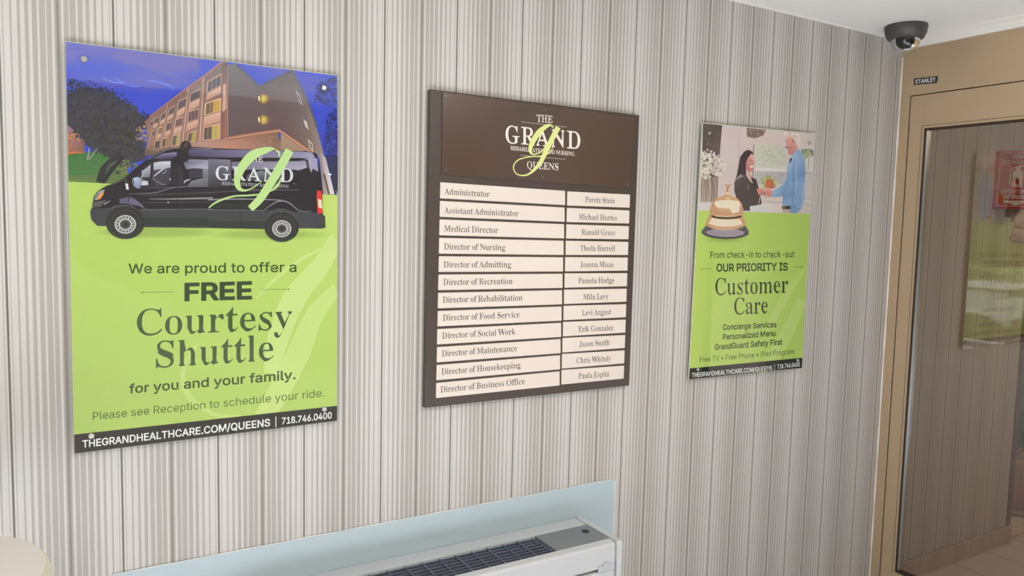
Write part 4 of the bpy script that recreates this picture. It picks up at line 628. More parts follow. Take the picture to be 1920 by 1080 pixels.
# building: long lit front
P.xf = B
FR = [(60, 690), (180, 590), (300, 490), (520, 330), (860, 75), (890, 70), (890, 900), (640, 960), (200, 1010), (60, 1010), (100, 860)]
P.poly(FR, [(128, 98, 88), (126, 98, 92), (122, 98, 96), (116, 98, 98), (112, 100, 100), (112, 98, 98), (150, 112, 104), (170, 130, 118), (150, 120, 106), (110, 92, 80), (140, 112, 98)])
P.poly([(60, 980), (200, 990), (620, 900), (890, 840), (893, 980), (500, 1000), (60, 1040)], [(96, 84, 74), (120, 100, 90), (170, 132, 120), (150, 116, 102), (170, 130, 116), (150, 118, 108), (90, 80, 72)]); WARM = (182, 142, 124); PALE = (204, 168, 148); DKW = (84, 78, 84); BRN = (96, 74, 70)
P.poly([(840, 110), (890, 85), (893, 850), (830, 880)], [(104, 88, 88), (104, 88, 88), (140, 92, 84), (132, 92, 84)])
P.poly([(850, 320), (886, 300), (890, 560), (842, 600)], [(168, 128, 116), (206, 168, 150), (224, 190, 172), (178, 138, 122)])
P.stroke([(100, 650), (300, 500), (520, 336), (690, 215), (850, 92)], [4, 7, 9, 9, 10], (152, 104, 92)); P.stroke([(100, 645), (300, 492), (520, 325), (690, 205), (845, 78)], [2, 3, 3.5, 4, 5], (206, 150, 120))
# vertical piers
for (xa, ya, xb, yb, w1, w2) in ((500, 350, 440, 890, 20, 34), (288, 520, 222, 960, 10, 16), (150, 620, 90, 960, 5, 8), (650, 240, 610, 900, 26, 30)):
    P.stroke([(xa, ya), ((xa + xb) / 2, (ya + yb) / 2), (xb, yb)], [w1, (w1 + w2) / 2, w2], (140, 110, 100)); P.stroke([(xa + w1 * .3, ya), ((xa + xb) / 2 + w1 * .3, (ya + yb) / 2), (xb + w1 * .3, yb)], [w1 * .25, w1 * .45, w1 * .5], (196, 156, 138))
# balcony bands and windows: (outline, band below)
def win(q, glass=(84, 80, 88), frame=(198, 160, 140), band=None, lit=None, mull=2):
    if band: P.poly(band, [mixc(PALE, WARM, .3), PALE, WARM, WARM])
    P.poly(q, frame)
    cx = sum(a for a, _ in q) / 4; cy_ = sum(b for _, b in q) / 4; qq = [(cx + (a - cx) * .9 + 2, cy_ + (b - cy_) * .88 + 2) for a, b in q]
    P.poly(qq, glass)
    if lit: P.poly([((qq[0][0] + qq[1][0]) / 2, (qq[0][1] + qq[1][1]) / 2), qq[1], qq[2], ((qq[3][0] + qq[2][0]) / 2, (qq[3][1] + qq[2][1]) / 2)], lit)
    for k in range(1, mull + 1):
        f = k / (mull + 1); P.line((qq[0][0] + (qq[1][0] - qq[0][0]) * f, qq[0][1] + (qq[1][1] - qq[0][1]) * f), (qq[3][0] + (qq[2][0] - qq[3][0]) * f, qq[3][1] + (qq[2][1] - qq[3][1]) * f), max(2, (q[1][0] - q[0][0]) * .035), (150, 128, 120))
win([(694, 290), (838, 205), (834, 318), (684, 404)], band=[(690, 410), (834, 330), (832, 405), (680, 480)])
win([(522, 408), (624, 358), (620, 448), (512, 500)], band=[(512, 506), (616, 455), (612, 530), (500, 590)])
win([(398, 490), (482, 442), (472, 532), (388, 580)], band=[(388, 588), (470, 540), (462, 600), (376, 660)])
win([(304, 566), (362, 532), (352, 600), (294, 636)], band=[(292, 644), (350, 606), (344, 650), (284, 690)])
win([(226, 620), (274, 584), (266, 648), (218, 682)], band=[(218, 690), (264, 656), (258, 700), (210, 734)], mull=1)
win([(158, 664), (198, 640), (192, 694), (150, 716)], band=[(150, 724), (192, 702), (186, 740), (144, 762)], mull=1)
win([(112, 696), (142, 676), (138, 722), (108, 740)], mull=0)
win([(672, 506), (834, 450), (830, 580), (662, 630)], glass=(120, 96, 82), lit=(186, 152, 80), band=[(660, 642), (830, 590), (826, 690), (650, 740)], frame=(222, 184, 150))
win([(500, 590), (606, 556), (598, 664), (490, 700)], glass=(104, 82, 88), band=[(490, 712), (600, 672), (596, 740), (476, 790)])
win([(372, 668), (446, 640), (436, 730), (358, 752)], glass=(104, 82, 84), band=[(356, 762), (436, 738), (428, 800), (346, 830)], frame=(218, 180, 156))
win([(280, 706), (332, 690), (322, 768), (268, 796)], glass=(96, 78, 82), band=[(266, 802), (320, 778), (316, 820), (258, 850)], frame=(206, 168, 146), mull=1)
win([(194, 756), (240, 738), (230, 802), (182, 820)], glass=(128, 102, 88), frame=(224, 186, 158), band=[(182, 828), (228, 810), (222, 850), (174, 872)], mull=1)
win([(136, 788), (168, 772), (160, 826), (126, 840)], glass=(90, 76, 80), mull=1)
win([(86, 800), (108, 790), (104, 850), (80, 862)], glass=(120, 98, 84), mull=0)
win([(652, 750), (826, 705), (824, 862), (646, 884)], glass=(92, 82, 74), lit=(176, 158, 84), frame=(202, 160, 138), mull=3)
win([(500, 806), (586, 776), (570, 896), (486, 900)], glass=(92, 84, 72), lit=(160, 146, 84))
win([(344, 832), (424, 812), (410, 930), (330, 938)], glass=(88, 82, 76), lit=(164, 150, 92))
win([(238, 862), (302, 846), (290, 944), (228, 950)], glass=(84, 78, 68), lit=(132, 120, 80), mull=1)
win([(162, 888), (216, 874), (204, 960), (152, 970)], glass=(78, 70, 64), mull=1)
# gable wing and connecting wall
P.xf = C
P.poly([(22, 5), (90, 5), (270, 170), (520, 48), (540, 60), (640, 250), (730, 520), (850, 1015), (770, 1015), (740, 700), (690, 690), (440, 505), (20, 570)], [(104, 98, 100), (106, 100, 102), (100, 88, 90), (102, 94, 94), (98, 90, 92), (110, 100, 100), (118, 106, 102), (184, 172, 172), (150, 134, 118), (160, 140, 128), (120, 96, 84), (94, 76, 78), (92, 78, 80)])
P.stroke([(90, 5), (180, 88), (272, 178)], [18, 20, 14], (84, 84, 92)); P.stroke([(272, 178), (400, 118), (520, 60)], [16, 16, 14], (82, 82, 92)); P.stroke([(525, 45), (560, 120), (610, 210), (660, 320), (720, 500)], [18, 16, 16, 18, 20], (94, 90, 94))
P.stroke([(26, 10), (26, 300), (28, 560)], [3, 5, 5], (190, 150, 136)); P.stroke([(14, 130), (12, 400), (10, 590)], [4, 8, 10], (158, 110, 100))
P.poly([(640, 300), (690, 420), (760, 680), (820, 900), (800, 900), (720, 690), (660, 520)], [(120, 106, 104), (128, 114, 108), (140, 124, 116), (168, 158, 160), (150, 138, 134), (136, 120, 108), (116, 100, 94)])
for cy_ in (272, 435):
    P.ell(308, cy_, 60, 44, (150, 124, 66), col2=(98, 82, 80)); P.ell(304, cy_, 34, 36, (206, 188, 92), col2=(150, 124, 72))
    P.poly([(262, cy_ - 34), (288, cy_ - 20), (288, cy_ + 36), (268, cy_ + 14)], (84, 70, 62)); P.poly([(264, cy_ - 22), (278, cy_ - 18), (280, cy_ + 22), (268, cy_ + 12)], (236, 226, 180))
P.poly([(556, 205), (590, 240), (612, 328), (580, 290)], (176, 164, 164)); P.poly([(566, 225), (586, 248), (602, 308), (582, 282)], (96, 88, 96))
P.poly([(616, 430), (642, 448), (660, 515), (630, 486)], (192, 180, 172)); P.poly([(650, 580), (690, 620), (694, 690), (662, 650)], (188, 172, 160)); P.poly([(660, 600), (684, 628), (686, 668), (668, 645)], (120, 104, 96))
# lower hall with cornice and brickwork
P.poly([(0, 600), (420, 530), (450, 660), (440, 690), (0, 670)], [(170, 122, 104), (120, 94, 80), (128, 100, 86), (110, 86, 74), (186, 134, 116)])
P.blobs(150, [(0, 606), (400, 546), (430, 660), (0, 660)], (3, 8), [(150, 112, 96), (186, 146, 126), (118, 90, 80), (168, 128, 108)], .4)
P.poly([(440, 545), (660, 676), (440, 690)], [(160, 134, 112), (150, 126, 108), (140, 116, 100)])
for dy, c_ in ((0, (158, 110, 90)), (10, (190, 142, 112)), (20, (140, 100, 84))):
    P.stroke([(14, 574 + dy), (220, 540 + dy), (430, 510 + dy)], 9, c_); P.stroke([(430, 510 + dy), (560, 600 + dy), (690, 690 + dy)], 9, c_)
# trees and hedge at the right edge
P.blobs(220, [(720, 160), (870, 90), (878, 420), (800, 560), (790, 420), (850, 330), (700, 300)], (3, 10), [(50, 54, 100), (54, 62, 120), (46, 50, 88)])
P.blobs(140, [(770, 560), (880, 480), (886, 700), (800, 700)], (8, 16), [(52, 60, 130), (56, 70, 150), (48, 54, 104)])
P.poly([(790, 716), (890, 712), (896, 1014), (862, 1014)], [(50, 56, 92), (50, 54, 90), (44, 48, 60), (46, 50, 60)])
P.blobs(20, [(860, 985), (894, 985), (894, 1012), (864, 1012)], (3, 6), [(150, 150, 150), (60, 70, 50)])
P.poly([(745, 690), (790, 730), (858, 1015), (818, 1015)], [(150, 136, 134), (178, 168, 172), (212, 206, 206), (190, 180, 180)])
P.poly([(768, 850), (786, 860), (822, 1014), (808, 1014)], (84, 78, 76)); P.ell(822, 860, 14, 7, (220, 224, 232))
# ---- van
P.xf = N0
P.xf = D
BL = (38, 38, 44)
# van body outline: first half measured in D, second half in E, both turned into photo pixels
bo = [(80, 640), (88, 580), (130, 530), (210, 480), (320, 440), (400, 395), (520, 290), (640, 200), (760, 125), (850, 95), (960, 88), (1070, 85), (1290, 98)]
be = [(420, 105), (760, 118), (1000, 128), (1040, 150), (1060, 230), (1080, 330), (1098, 480), (1105, 735), (1125, 745), (1130, 855), (1100, 866), (850, 862), (560, 872), (0, 860)]
body_ = [(160 + x / 5.4, 260 + y / 5.4) for x, y in bo] + [(390 + x / 5.144, 260 + y / 5.144) for x, y in be] + [(160 + x / 5.4, 260 + y / 5.4) for x, y in [(560, 895), (230, 885), (120, 880), (62, 820), (50, 740), (75, 700), (72, 650)]]
P.xf = N0; P.poly(body_, BL)
P.xf = D
P.poly([(62, 705), (230, 705), (560, 720), (1290, 722), (1290, 900), (560, 890), (230, 885), (120, 882), (62, 820), (50, 745)], (60, 66, 68))
P.poly([(600, 800), (1290, 800), (1290, 880), (600, 880)], (48, 58, 54))
# roof side and reflected sky band
P.poly([(680, 205), (780, 150), (900, 138), (930, 130), (930, 180), (860, 200), (760, 205)], [(84, 84, 110), (110, 108, 140), (126, 124, 152), (90, 88, 116), (84, 82, 108), (70, 70, 90), (80, 78, 100)])
P.poly([(1030, 110), (1290, 108), (1290, 190), (1050, 180)], [(86, 84, 112), (98, 94, 124), (78, 76, 100), (60, 60, 80)])
P.stroke([(640, 215), (740, 150), (860, 105), (960, 98), (1290, 104)], [5, 6, 7, 6, 6], (132, 132, 148)); P.stroke([(700, 215), (800, 185), (930, 182), (1100, 186), (1290, 190)], 4, (36, 36, 44))
P.poly([(1040, 210), (1290, 215), (1290, 310), (1190, 310), (1100, 300), (1020, 310), (990, 250)], [(128, 128, 152), (140, 138, 160), (170, 170, 184), (160, 162, 174), (150, 150, 166), (110, 112, 128), (90, 90, 110)])
P.poly([(1050, 320), (1110, 300), (1185, 305), (1185, 395), (1050, 400)], (56, 56, 66)); P.poly([(1185, 305), (1290, 310), (1290, 420), (1185, 400)], [(120, 122, 132), (130, 132, 140), (110, 112, 120), (92, 94, 102)])
P.poly([(1030, 480), (1070, 430), (1160, 405), (1290, 402), (1290, 480)], [(96, 98, 104), (112, 116, 122), (120, 124, 130), (110, 114, 120), (84, 86, 92)])
P.stroke([(990, 468), (1010, 430), (1060, 412)], [10, 14, 8], (180, 186, 192)); P.poly([(880, 240), (925, 260), (960, 262), (990, 300), (1000, 470), (880, 470)], (48, 46, 54))
P.poly([(930, 135), (1040, 130), (1050, 200), (1030, 240), (1000, 200), (985, 240), (960, 190), (945, 205)], (40, 40, 48))
P.ell(1015, 78, 56, 56, (52, 50, 52)); P.poly([(955, 80), (1075, 78), (1080, 100), (950, 104)], (52, 50, 52)); P.stroke([(1008, 80), (1018, 56), (1022, 44)], [4, 3, 2], (170, 164, 150))
# cab glass
P.poly([(500, 400), (600, 290), (680, 225), (760, 205), (870, 212), (880, 260), (870, 440), (840, 470), (640, 510), (560, 515), (500, 480)], (50, 50, 58))
P.poly([(575, 330), (660, 262), (655, 390), (580, 395)], [(150, 156, 168), (168, 172, 180), (98, 100, 110), (110, 114, 120)])
P.poly([(690, 245), (760, 232), (862, 228), (860, 300), (690, 320)], [(180, 184, 192), (190, 192, 200), (192, 194, 200), (150, 154, 164), (146, 150, 160)])
P.poly([(680, 322), (860, 295), (858, 400), (840, 460), (720, 480), (680, 420)], (62, 62, 72)); P.stroke([(690, 385), (750, 335), (800, 300)], [8, 16, 12], (176, 180, 186)); P.stroke([(775, 350), (810, 340), (815, 305)], [5, 5, 5], (160, 164, 170))
P.stroke([(676, 400), (720, 430), (770, 460), (815, 465)], [4, 5, 5, 4], (140, 144, 150)); P.stroke([(650, 480), (662, 350), (675, 245)], [16, 12, 10], (44, 44, 50)); P.stroke([(870, 235), (874, 350), (862, 440)], [14, 12, 10], (38, 38, 44))
P.poly([(485, 400), (545, 395), (560, 420), (556, 500), (520, 506), (500, 480)], [(164, 178, 204), (178, 190, 212), (150, 162, 190), (120, 132, 160), (110, 122, 150), (130, 142, 170)])
P.poly([(562, 432), (632, 430), (636, 470), (565, 474)], (186, 190, 198)); P.stroke([(570, 320), (578, 370), (560, 410), (610, 430)], [6, 10, 8, 6], (168, 174, 178)); P.stroke([(500, 490), (480, 440), (490, 400), (540, 392)], 5, (176, 184, 192))
P.stroke([(400, 400), (412, 440), (405, 470)], [10, 22, 10], (66, 70, 72)); P.poly([(402, 455), (430, 455), (440, 515), (415, 515)], (206, 208, 208))
# bonnet highlights, headlamp, grille
P.stroke([(210, 480), (320, 447), (400, 405)], [4, 5, 3], (84, 96, 84)); P.poly([(92, 620), (100, 570), (150, 525), (196, 515), (180, 560), (150, 605), (120, 622)], (148, 150, 144)); P.poly([(126, 600), (150, 560), (188, 545), (180, 570), (150, 612), (125, 614)], (216, 138, 70)); P.poly([(100, 590), (125, 550), (140, 548), (120, 590), (104, 615)], (98, 104, 100))
P.poly([(78, 640), (215, 622), (190, 650), (150, 690), (80, 695)], (84, 86, 84)); P.stroke([(190, 665), (250, 630)], [10, 4], (176, 178, 176), sub=1)
# reflections along the side
P.poly([(345, 610), (430, 590), (440, 660), (345, 655)], (86, 86, 112)); P.poly([(440, 600), (490, 618), (560, 660), (600, 708), (540, 680), (440, 664)], (96, 96, 120)); P.stroke([(440, 590), (500, 618), (560, 668), (600, 710)], [4, 5, 4, 3], (140, 140, 156))
P.stroke([(430, 560), (700, 548), (920, 492), (1290, 485)], [4, 14, 10, 6], (92, 96, 106)); P.stroke([(640, 612), (900, 610), (1290, 602)], [4, 14, 20], (128, 132, 130)); P.stroke([(560, 580), (900, 560), (1290, 545)], [6, 16, 18], (60, 62, 64)); P.stroke([(560, 650), (900, 645), (1290, 640)], 10, (62, 64, 66))
P.stroke([(560, 718), (900, 716), (1290, 714)], 5, (112, 118, 120)); P.line((926, 130), (932, 716), 3, (30, 30, 34)); P.line((428, 520), (440, 700), 3, (34, 34, 38)); P.line((650, 500), (1290, 476), 3, (108, 110, 118)); P.ell(838, 646, 8, 8, (176, 176, 176)); P.ell(858, 412, 6, 12, (170, 172, 174))
# rear side
P.xf = E_
P.poly([(0, 105), (420, 108), (1000, 132), (1030, 180), (960, 210), (900, 190), (0, 178)], [(92, 90, 118), (96, 92, 122), (140, 136, 164), (150, 146, 174), (110, 108, 134), (88, 86, 112), (80, 78, 102)])
P.poly([(0, 195), (215, 205), (225, 400), (200, 470), (0, 470)], [(104, 104, 122), (120, 120, 136), (66, 66, 74), (44, 44, 50), (56, 56, 62)])
P.poly([(225, 225), (940, 215), (950, 280), (870, 310), (840, 300), (225, 300)], [(110, 108, 130), (140, 136, 156), (160, 156, 174), (110, 108, 124), (150, 148, 164), (100, 100, 116)])
P.poly([(380, 350), (500, 310), (720, 330), (720, 400), (360, 400)], [(100, 106, 112), (120, 126, 130), (104, 110, 116), (70, 74, 80), (66, 70, 76)])
P.poly([(870, 310), (960, 280), (1060, 300), (1085, 470), (880, 450)], (40, 40, 46)); P.stroke([(900, 210), (950, 225), (960, 290)], 4, (130, 128, 148)); P.poly([(960, 180), (1050, 190), (1060, 320), (1010, 290), (990, 330), (970, 260)], (150, 146, 172))
P.stroke([(720, 205), (728, 330), (715, 420), (600, 440), (240, 430)], 3, (84, 84, 96)); P.stroke([(820, 430), (850, 440)], [5, 3], (120, 120, 130), sub=1)
P.stroke([(0, 520), (450, 500), (870, 495)], [10, 14, 6], (70, 72, 74)); P.stroke([(230, 486), (600, 492), (880, 498)], [2, 5, 3], (104, 106, 108))
P.stroke([(0, 590), (320, 582), (700, 592)], [12, 14, 8], (130, 132, 138)); P.stroke([(540, 690), (620, 630), (700, 600), (780, 620), (880, 695), (1000, 702)], [4, 8, 12, 10, 6, 3], (138, 138, 150))
P.stroke([(0, 545), (500, 535), (1040, 545)], 14, (40, 42, 44)); P.poly([(40, 610), (590, 620), (540, 680), (30, 680)], (44, 50, 48))
P.poly([(0, 690), (550, 690), (1050, 715), (1110, 740), (1130, 860), (880, 866), (850, 800), (560, 866), (0, 858)], (62, 66, 70)); P.poly([(0, 790), (560, 800), (560, 866), (0, 858)], (50, 58, 56)); P.stroke([(0, 686), (540, 690)], 5, (112, 116, 122), sub=1); P.line((310, 700), (314, 860), 3, (36, 38, 40)); P.line((1030, 768), (1036, 776), 14, (40, 42, 44))
P.poly([(1050, 500), (1092, 505), (1106, 720), (1056, 724), (1044, 560)], (206, 60, 58)); P.poly([(1058, 580), (1092, 590), (1100, 676), (1062, 660)], (214, 206, 186))
# wheels
def wheel(cx, cy_, rx, ry):
    P.ell(cx, cy_ - ry * .12, rx * 1.18, ry * 1.12, (46, 50, 50), 40); P.ell(cx, cy_, rx, ry, (58, 62, 60), 40); P.ell(cx, cy_, rx * .93, ry * .94, (50, 54, 52), 40)
    P.ell(cx, cy_, rx * .66, ry * .64, (186, 188, 186), 36); P.ell(cx, cy_, rx * .58, ry * .57, (98, 102, 100), 36); P.ell(cx, cy_, rx * .54, ry * .53, (158, 160, 158), 36)
    for k in range(14):
        a = 6.283 * k / 14; P.ell(cx + rx * .47 * math.cos(a), cy_ + ry * .46 * math.sin(a), rx * .05, ry * .055, (60, 62, 60), 10)
    P.ell(cx, cy_, rx * .39, ry * .38, (196, 198, 196), 30); P.ell(cx, cy_, rx * .34, ry * .33, (74, 78, 74), 30); P.ell(cx, cy_, rx * .18, ry * .18, (50, 52, 50), 20)
P.xf = D
P.stroke([(230, 720), (300, 690), (400, 680), (480, 700), (550, 760), (590, 840)], [10, 22, 26, 26, 24, 14], (72, 76, 78)); P.stroke([(440, 690), (510, 715), (560, 770), (580, 800)], 4, (128, 132, 134)); wheel(404, 868, 165, 148)
P.xf = E_
P.stroke([(560, 800), (590, 720), (660, 688), (740, 690), (820, 735), (866, 800)], [8, 18, 22, 22, 20, 10], (70, 74, 78)); P.ell(702, 715, 10, 10, (170, 172, 172)); wheel(709, 868, 140, 128)
P.flush('photo_print', INK, t1, 'printed picture of a black van before a lit building at dusk')
# lettering on the van with the green script letter over it
WV = (206, 208, 212); SG = (178, 208, 136)
P.text('THE', 'serif', 368, 218, 528, 226, 48, WV, .006); P.text('GRAND', 'serif', 72, 396, 818, 420, 130, WV, .004, .06); P.text('REHABILITATION AND NURSING', 'serif', 132, 445, 776, 474, 28, (176, 178, 182), .006, .03)
P.stroke([(640, 96), (560, 110), (430, 160), (330, 270), (280, 390), (292, 470), (345, 500), (420, 480), (520, 410)], [8, 60, 92, 84, 66, 46, 20, 12, 6], SG)
P.stroke([(640, 104), (680, 130), (684, 175)], [6, 22, 10], SG)
P.stroke([(786, 112), (720, 230), (600, 430), (500, 580), (405, 676)], [80, 84, 82, 76, 66], SG)
P.stroke([(712, 370), (660, 460), (600, 505), (520, 535), (380, 548), (250, 555), (130, 590), (50, 630), (6, 668)], [8, 26, 14, 18, 16, 16, 20, 16, 12], SG)
P.flush('van_lettering', INK, t1); P.k = 40
P.xf = N0
P.poly([(137.8, 814.9), (632.2, 760.9), (631.8, 788.8), (139.4, 850.4)], BAR); P.flush('footer_band', INK, t1)
def line_(P, t_, *a, **k): P.text(*a, **k); P.flush('lettering', INK, t_)
line_(P, t1, 'We are proud to offer a', 'sans', 240.8, 512.6, 555.8, 509.8, 18.0, DKG, .009)
line_(P, t1, 'FREE', 'sans', 345.8, 563.2, 472.6, 559.8, 31, (52, 70, 44), .03)
P.stroke([(265.5, 548.4), (326.4, 547)], .9, (96, 118, 60), sub=1); P.ell(266, 548.4, 1.3, 1.3, DKG, 10); P.flush('rule', INK, t1)
P.stroke([(489, 543.2), (542, 542.5)], .9, (96, 118, 60), sub=1); P.ell(541.5, 542.5, 1.3, 1.3, DKG, 10); P.flush('rule', INK, t1)
line_(P, t1, 'Courtesy', 'serif', 256.5, 629.5, 547.5, 617, 49, (60, 84, 48), 0)
line_(P, t1, 'Shuttle', 'serif', 292.5, 689.5, 513.5, 675.5, 49, (60, 84, 52), 0)
line_(P, t1, 'for you and your family.', 'sans', 242, 737.7, 554.3, 710.6, 17.0, (54, 74, 42), .014)
line_(P, t1, 'Please see Reception to schedule your ride.', 'sans', 174, 787.6, 608, 743.6, 14.6, (80, 102, 54), 0)
line_(P, t1, 'THEGRANDHEALTHCARE.COM/QUEENS', 'sans', 154.4, 839.4, 506.5, 798.6, 13.2, LTX, .016)
line_(P, t1, '|', 'sans', 516.6, 797.2, 518.0, 797.0, 12.2, LTX, 0)
line_(P, t1, '718.746.0400', 'sans', 528.6, 795.4, 622, 784.2, 11.8, LTX, .016)
for a in ((157.6, 111.3), (607, 165), (171.2, 817), (607.6, 766.9)): screw(t1, *a, -0.016)

# ======== poster two: customer care
q3 = [(1317.5, 230), (1528, 250), (1504, 690), (1291.5, 712)]
t3, P = poster(q3, 'green poster with printed gold bell, right of the brown directory board')
F = (1300, 225, 9); G = (1300, 330, 7.717); H = (1400, 235, 6.353); K = (1270, 210, 4.1536)
P.edge = lambda x, y: (max(1317.9 - (y - 230) * .0540, min(1527.5 - (y - 250) * .0545, x)), max(y, 230.8 + (x - 1318) * .0952))
P.xf = N0
P.grid([(1317.9, 231), (1527.3, 250.6), (1519.2, 402), (1304.6, 396)], 24, 12, lambda u, v: mixc((208, 190, 186), (204, 192, 186), u + .3 * vn(u * 2, v * 2)))
P.grid([(1304.3, 394.7), (1519.6, 401.4), (1503.7, 689.6), (1291.9, 711.4)], 20, 20, lambda u, v: mixc((176, 202, 100), (168, 196, 98), u + v * .3))
P.stroke([(1505, 560), (1478, 620), (1450, 670), (1425, 696)], [18, 24, 24, 14], (180, 204, 116)); P.stroke([(1512, 500), (1470, 560), (1440, 620)], [3, 16, 12], (179, 203, 114))
P.xf = F
P.poly([(152, 55), (486, 90), (440, 640), (132, 520)], [(86, 78, 76), (80, 72, 72), (112, 90, 92), (84, 76, 76)])
P.poly([(160, 60), (150, 500), (132, 900), (110, 1075), (124, 1075), (128, 520)], (214, 206, 200))
P.ell(245, 400, 26, 34, (120, 108, 108), col2=(90, 80, 82)); P.ell(245, 330, 34, 20, (100, 90, 90), col2=(86, 78, 78))
P.poly([(500, 95), (780, 120), (770, 700), (470, 860)], [(206, 190, 188), (200, 184, 182), (206, 192, 188), (210, 198, 190)]); P.line((780, 130), (760, 1000), 14, (196, 174, 172))
P.poly([(900, 130), (1230, 165), (1180, 260), (1040, 310), (905, 280)], (124, 106, 100)); P.blobs(26, [(905, 135), (1220, 165), (1170, 255), (910, 275)], (12, 26), [(136, 118, 110), (110, 94, 88), (150, 134, 126)])
P.line((1018, 415), (1005, 1000), 12, (96, 88, 84))
# window with greenery behind the man
P.xf = H
P.poly([(95, 235), (450, 250), (470, 400), (470, 560), (85, 545)], [(196, 196, 176), (190, 192, 174), (196, 194, 180), (212, 208, 200), (204, 202, 192)])
P.blobs(90, [(180, 250), (450, 260), (460, 490), (190, 470)], (10, 30), [(188, 192, 166), (182, 188, 160), (194, 196, 176), (192, 184, 172), (198, 200, 184)])
P.poly([(95, 500), (470, 520), (470, 560), (90, 548)], (216, 210, 206)); P.line((90, 548), (470, 556), 6, (176, 172, 166))
P.poly([(92, 552), (462, 560), (440, 700), (90, 700)], [(182, 180, 176), (166, 168, 170), (176, 176, 176), (186, 182, 178)]); P.blobs(40, [(100, 570), (450, 575), (430, 690), (110, 690)], (16, 34), [(168, 168, 168), (184, 182, 178), (176, 174, 174)], .4)
P.poly([(700, 560), (800, 570), (785, 950), (690, 930)], [(190, 186, 180), (186, 184, 180), (196, 190, 184), (200, 192, 186)])
P.blobs(46, [(640, 295), (808, 300), (806, 370), (700, 400)], (10, 22), [(130, 142, 104), (150, 160, 124), (176, 180, 150), (110, 122, 92)])
P.poly([(700, 400), (802, 395), (790, 560), (705, 555)], (206, 204, 196)); P.line((740, 390), (730, 540), 12, (160, 166, 146)); P.line((700, 560), (796, 566), 8, (150, 146, 140))
P.poly([(160, 840), (430, 860), (430, 1048), (130, 1030)], (208, 196, 188)); P.line((160, 905), (430, 920), 6, (140, 128, 122)); P.line((680, 940), (785, 950), 6, (140, 128, 122)); P.line((690, 860), (790, 870), 5, (160, 150, 142))
P.poly([(560, 950), (780, 960), (762, 1050), (600, 1048)], (196, 186, 178))
# plant pot
P.blobs(60, [(180, 640), (260, 600), (350, 650), (345, 740), (185, 745)], (12, 24), [(164, 170, 96), (182, 184, 112), (140, 150, 86), (194, 190, 130)]); P.poly([(225, 660), (315, 655), (322, 750), (232, 752)], [(206, 116, 88), (196, 108, 82), (182, 100, 78), (196, 112, 90)]); P.ell(270, 655, 40, 14, (180, 110, 80))
# man
P.poly([(545, 1045), (430, 1040), (430, 990), (530, 990)], (180, 166, 146)); P.poly([(420, 958), (525, 962), (520, 1000), (420, 995)], (66, 58, 56)); P.ell(440, 985, 18, 20, (120, 108, 96))
SK = (206, 142, 130)
P.poly([(468, 130), (560, 120), (610, 250), (600, 290), (540, 360), (495, 345), (490, 280), (462, 262), (478, 245), (462, 190)], [(222, 170, 156), (216, 160, 150), (206, 146, 136), (200, 140, 130), (196, 134, 126), (190, 126, 116), (196, 130, 122), (170, 100, 96), (206, 146, 134), (214, 154, 142)])
P.poly([(445, 75), (520, 85), (615, 95), (640, 150), (636, 250), (612, 262), (580, 240), (560, 160), (500, 130), (480, 150), (445, 120)], [(216, 200, 196), (222, 206, 200), (226, 214, 206), (224, 212, 202), (214, 200, 190), (206, 190, 180), (210, 186, 178), (214, 192, 184), (206, 180, 172), (204, 178, 170), (216, 198, 192)])
P.blobs(30, [(450, 80), (610, 98), (632, 160), (560, 150), (470, 120)], (8, 18), [(232, 218, 212), (210, 194, 188), (200, 182, 176)]); P.ell(552, 185, 12, 26, (186, 116, 108)); P.line((462, 188), (480, 184), 6, (120, 84, 80)); P.poly([(458, 268), (480, 250), (476, 276)], (92, 56, 60)); P.line((562, 190), (600, 255), 4, (170, 110, 104))
SB = (134, 164, 198); SB2 = (112, 142, 180); SB3 = (156, 184, 212)
P.poly([(530, 370), (600, 290), (632, 290), (690, 400), (706, 560), (690, 700), (690, 880), (650, 1000), (600, 1045), (520, 1045), (520, 965), (420, 945), (430, 850), (440, 700), (470, 600), (490, 470)], [SB3, SB3, SB, SB, SB2, SB, SB, SB, SB2, SB2, SB2, SB, SB2, SB, SB, SB3])
P.poly([(440, 700), (470, 640), (500, 720), (440, 840), (330, 856), (296, 850), (310, 780)], [SB, SB, SB2, SB2, SB2, SB, SB3])
P.stroke([(570, 400), (556, 560), (560, 740), (545, 940)], [4, 9, 8, 10], (94, 122, 164)); P.stroke([(690, 440), (700, 600), (680, 760), (650, 950)], [4, 6, 6, 4], (168, 194, 220)); P.stroke([(470, 680), (500, 710), (530, 722)], 5, (96, 122, 162)); P.stroke([(540, 960), (590, 990), (630, 1000)], [5, 7, 5], (92, 120, 160)); P.stroke([(620, 860), (640, 890), (645, 960)], 5, (100, 128, 168)); P.stroke([(480, 700), (476, 780), (480, 830)], 4, SB3)
P.stroke([(330, 790), (370, 770), (430, 740)], 4, SB2); P.stroke([(580, 440), (590, 640), (580, 820)], [10, 16, 10], (144, 174, 206)); P.poly([(535, 360), (600, 300), (590, 340), (545, 400)], SB3); P.poly([(512, 400), (530, 385), (540, 410), (505, 460)], (64, 66, 92))
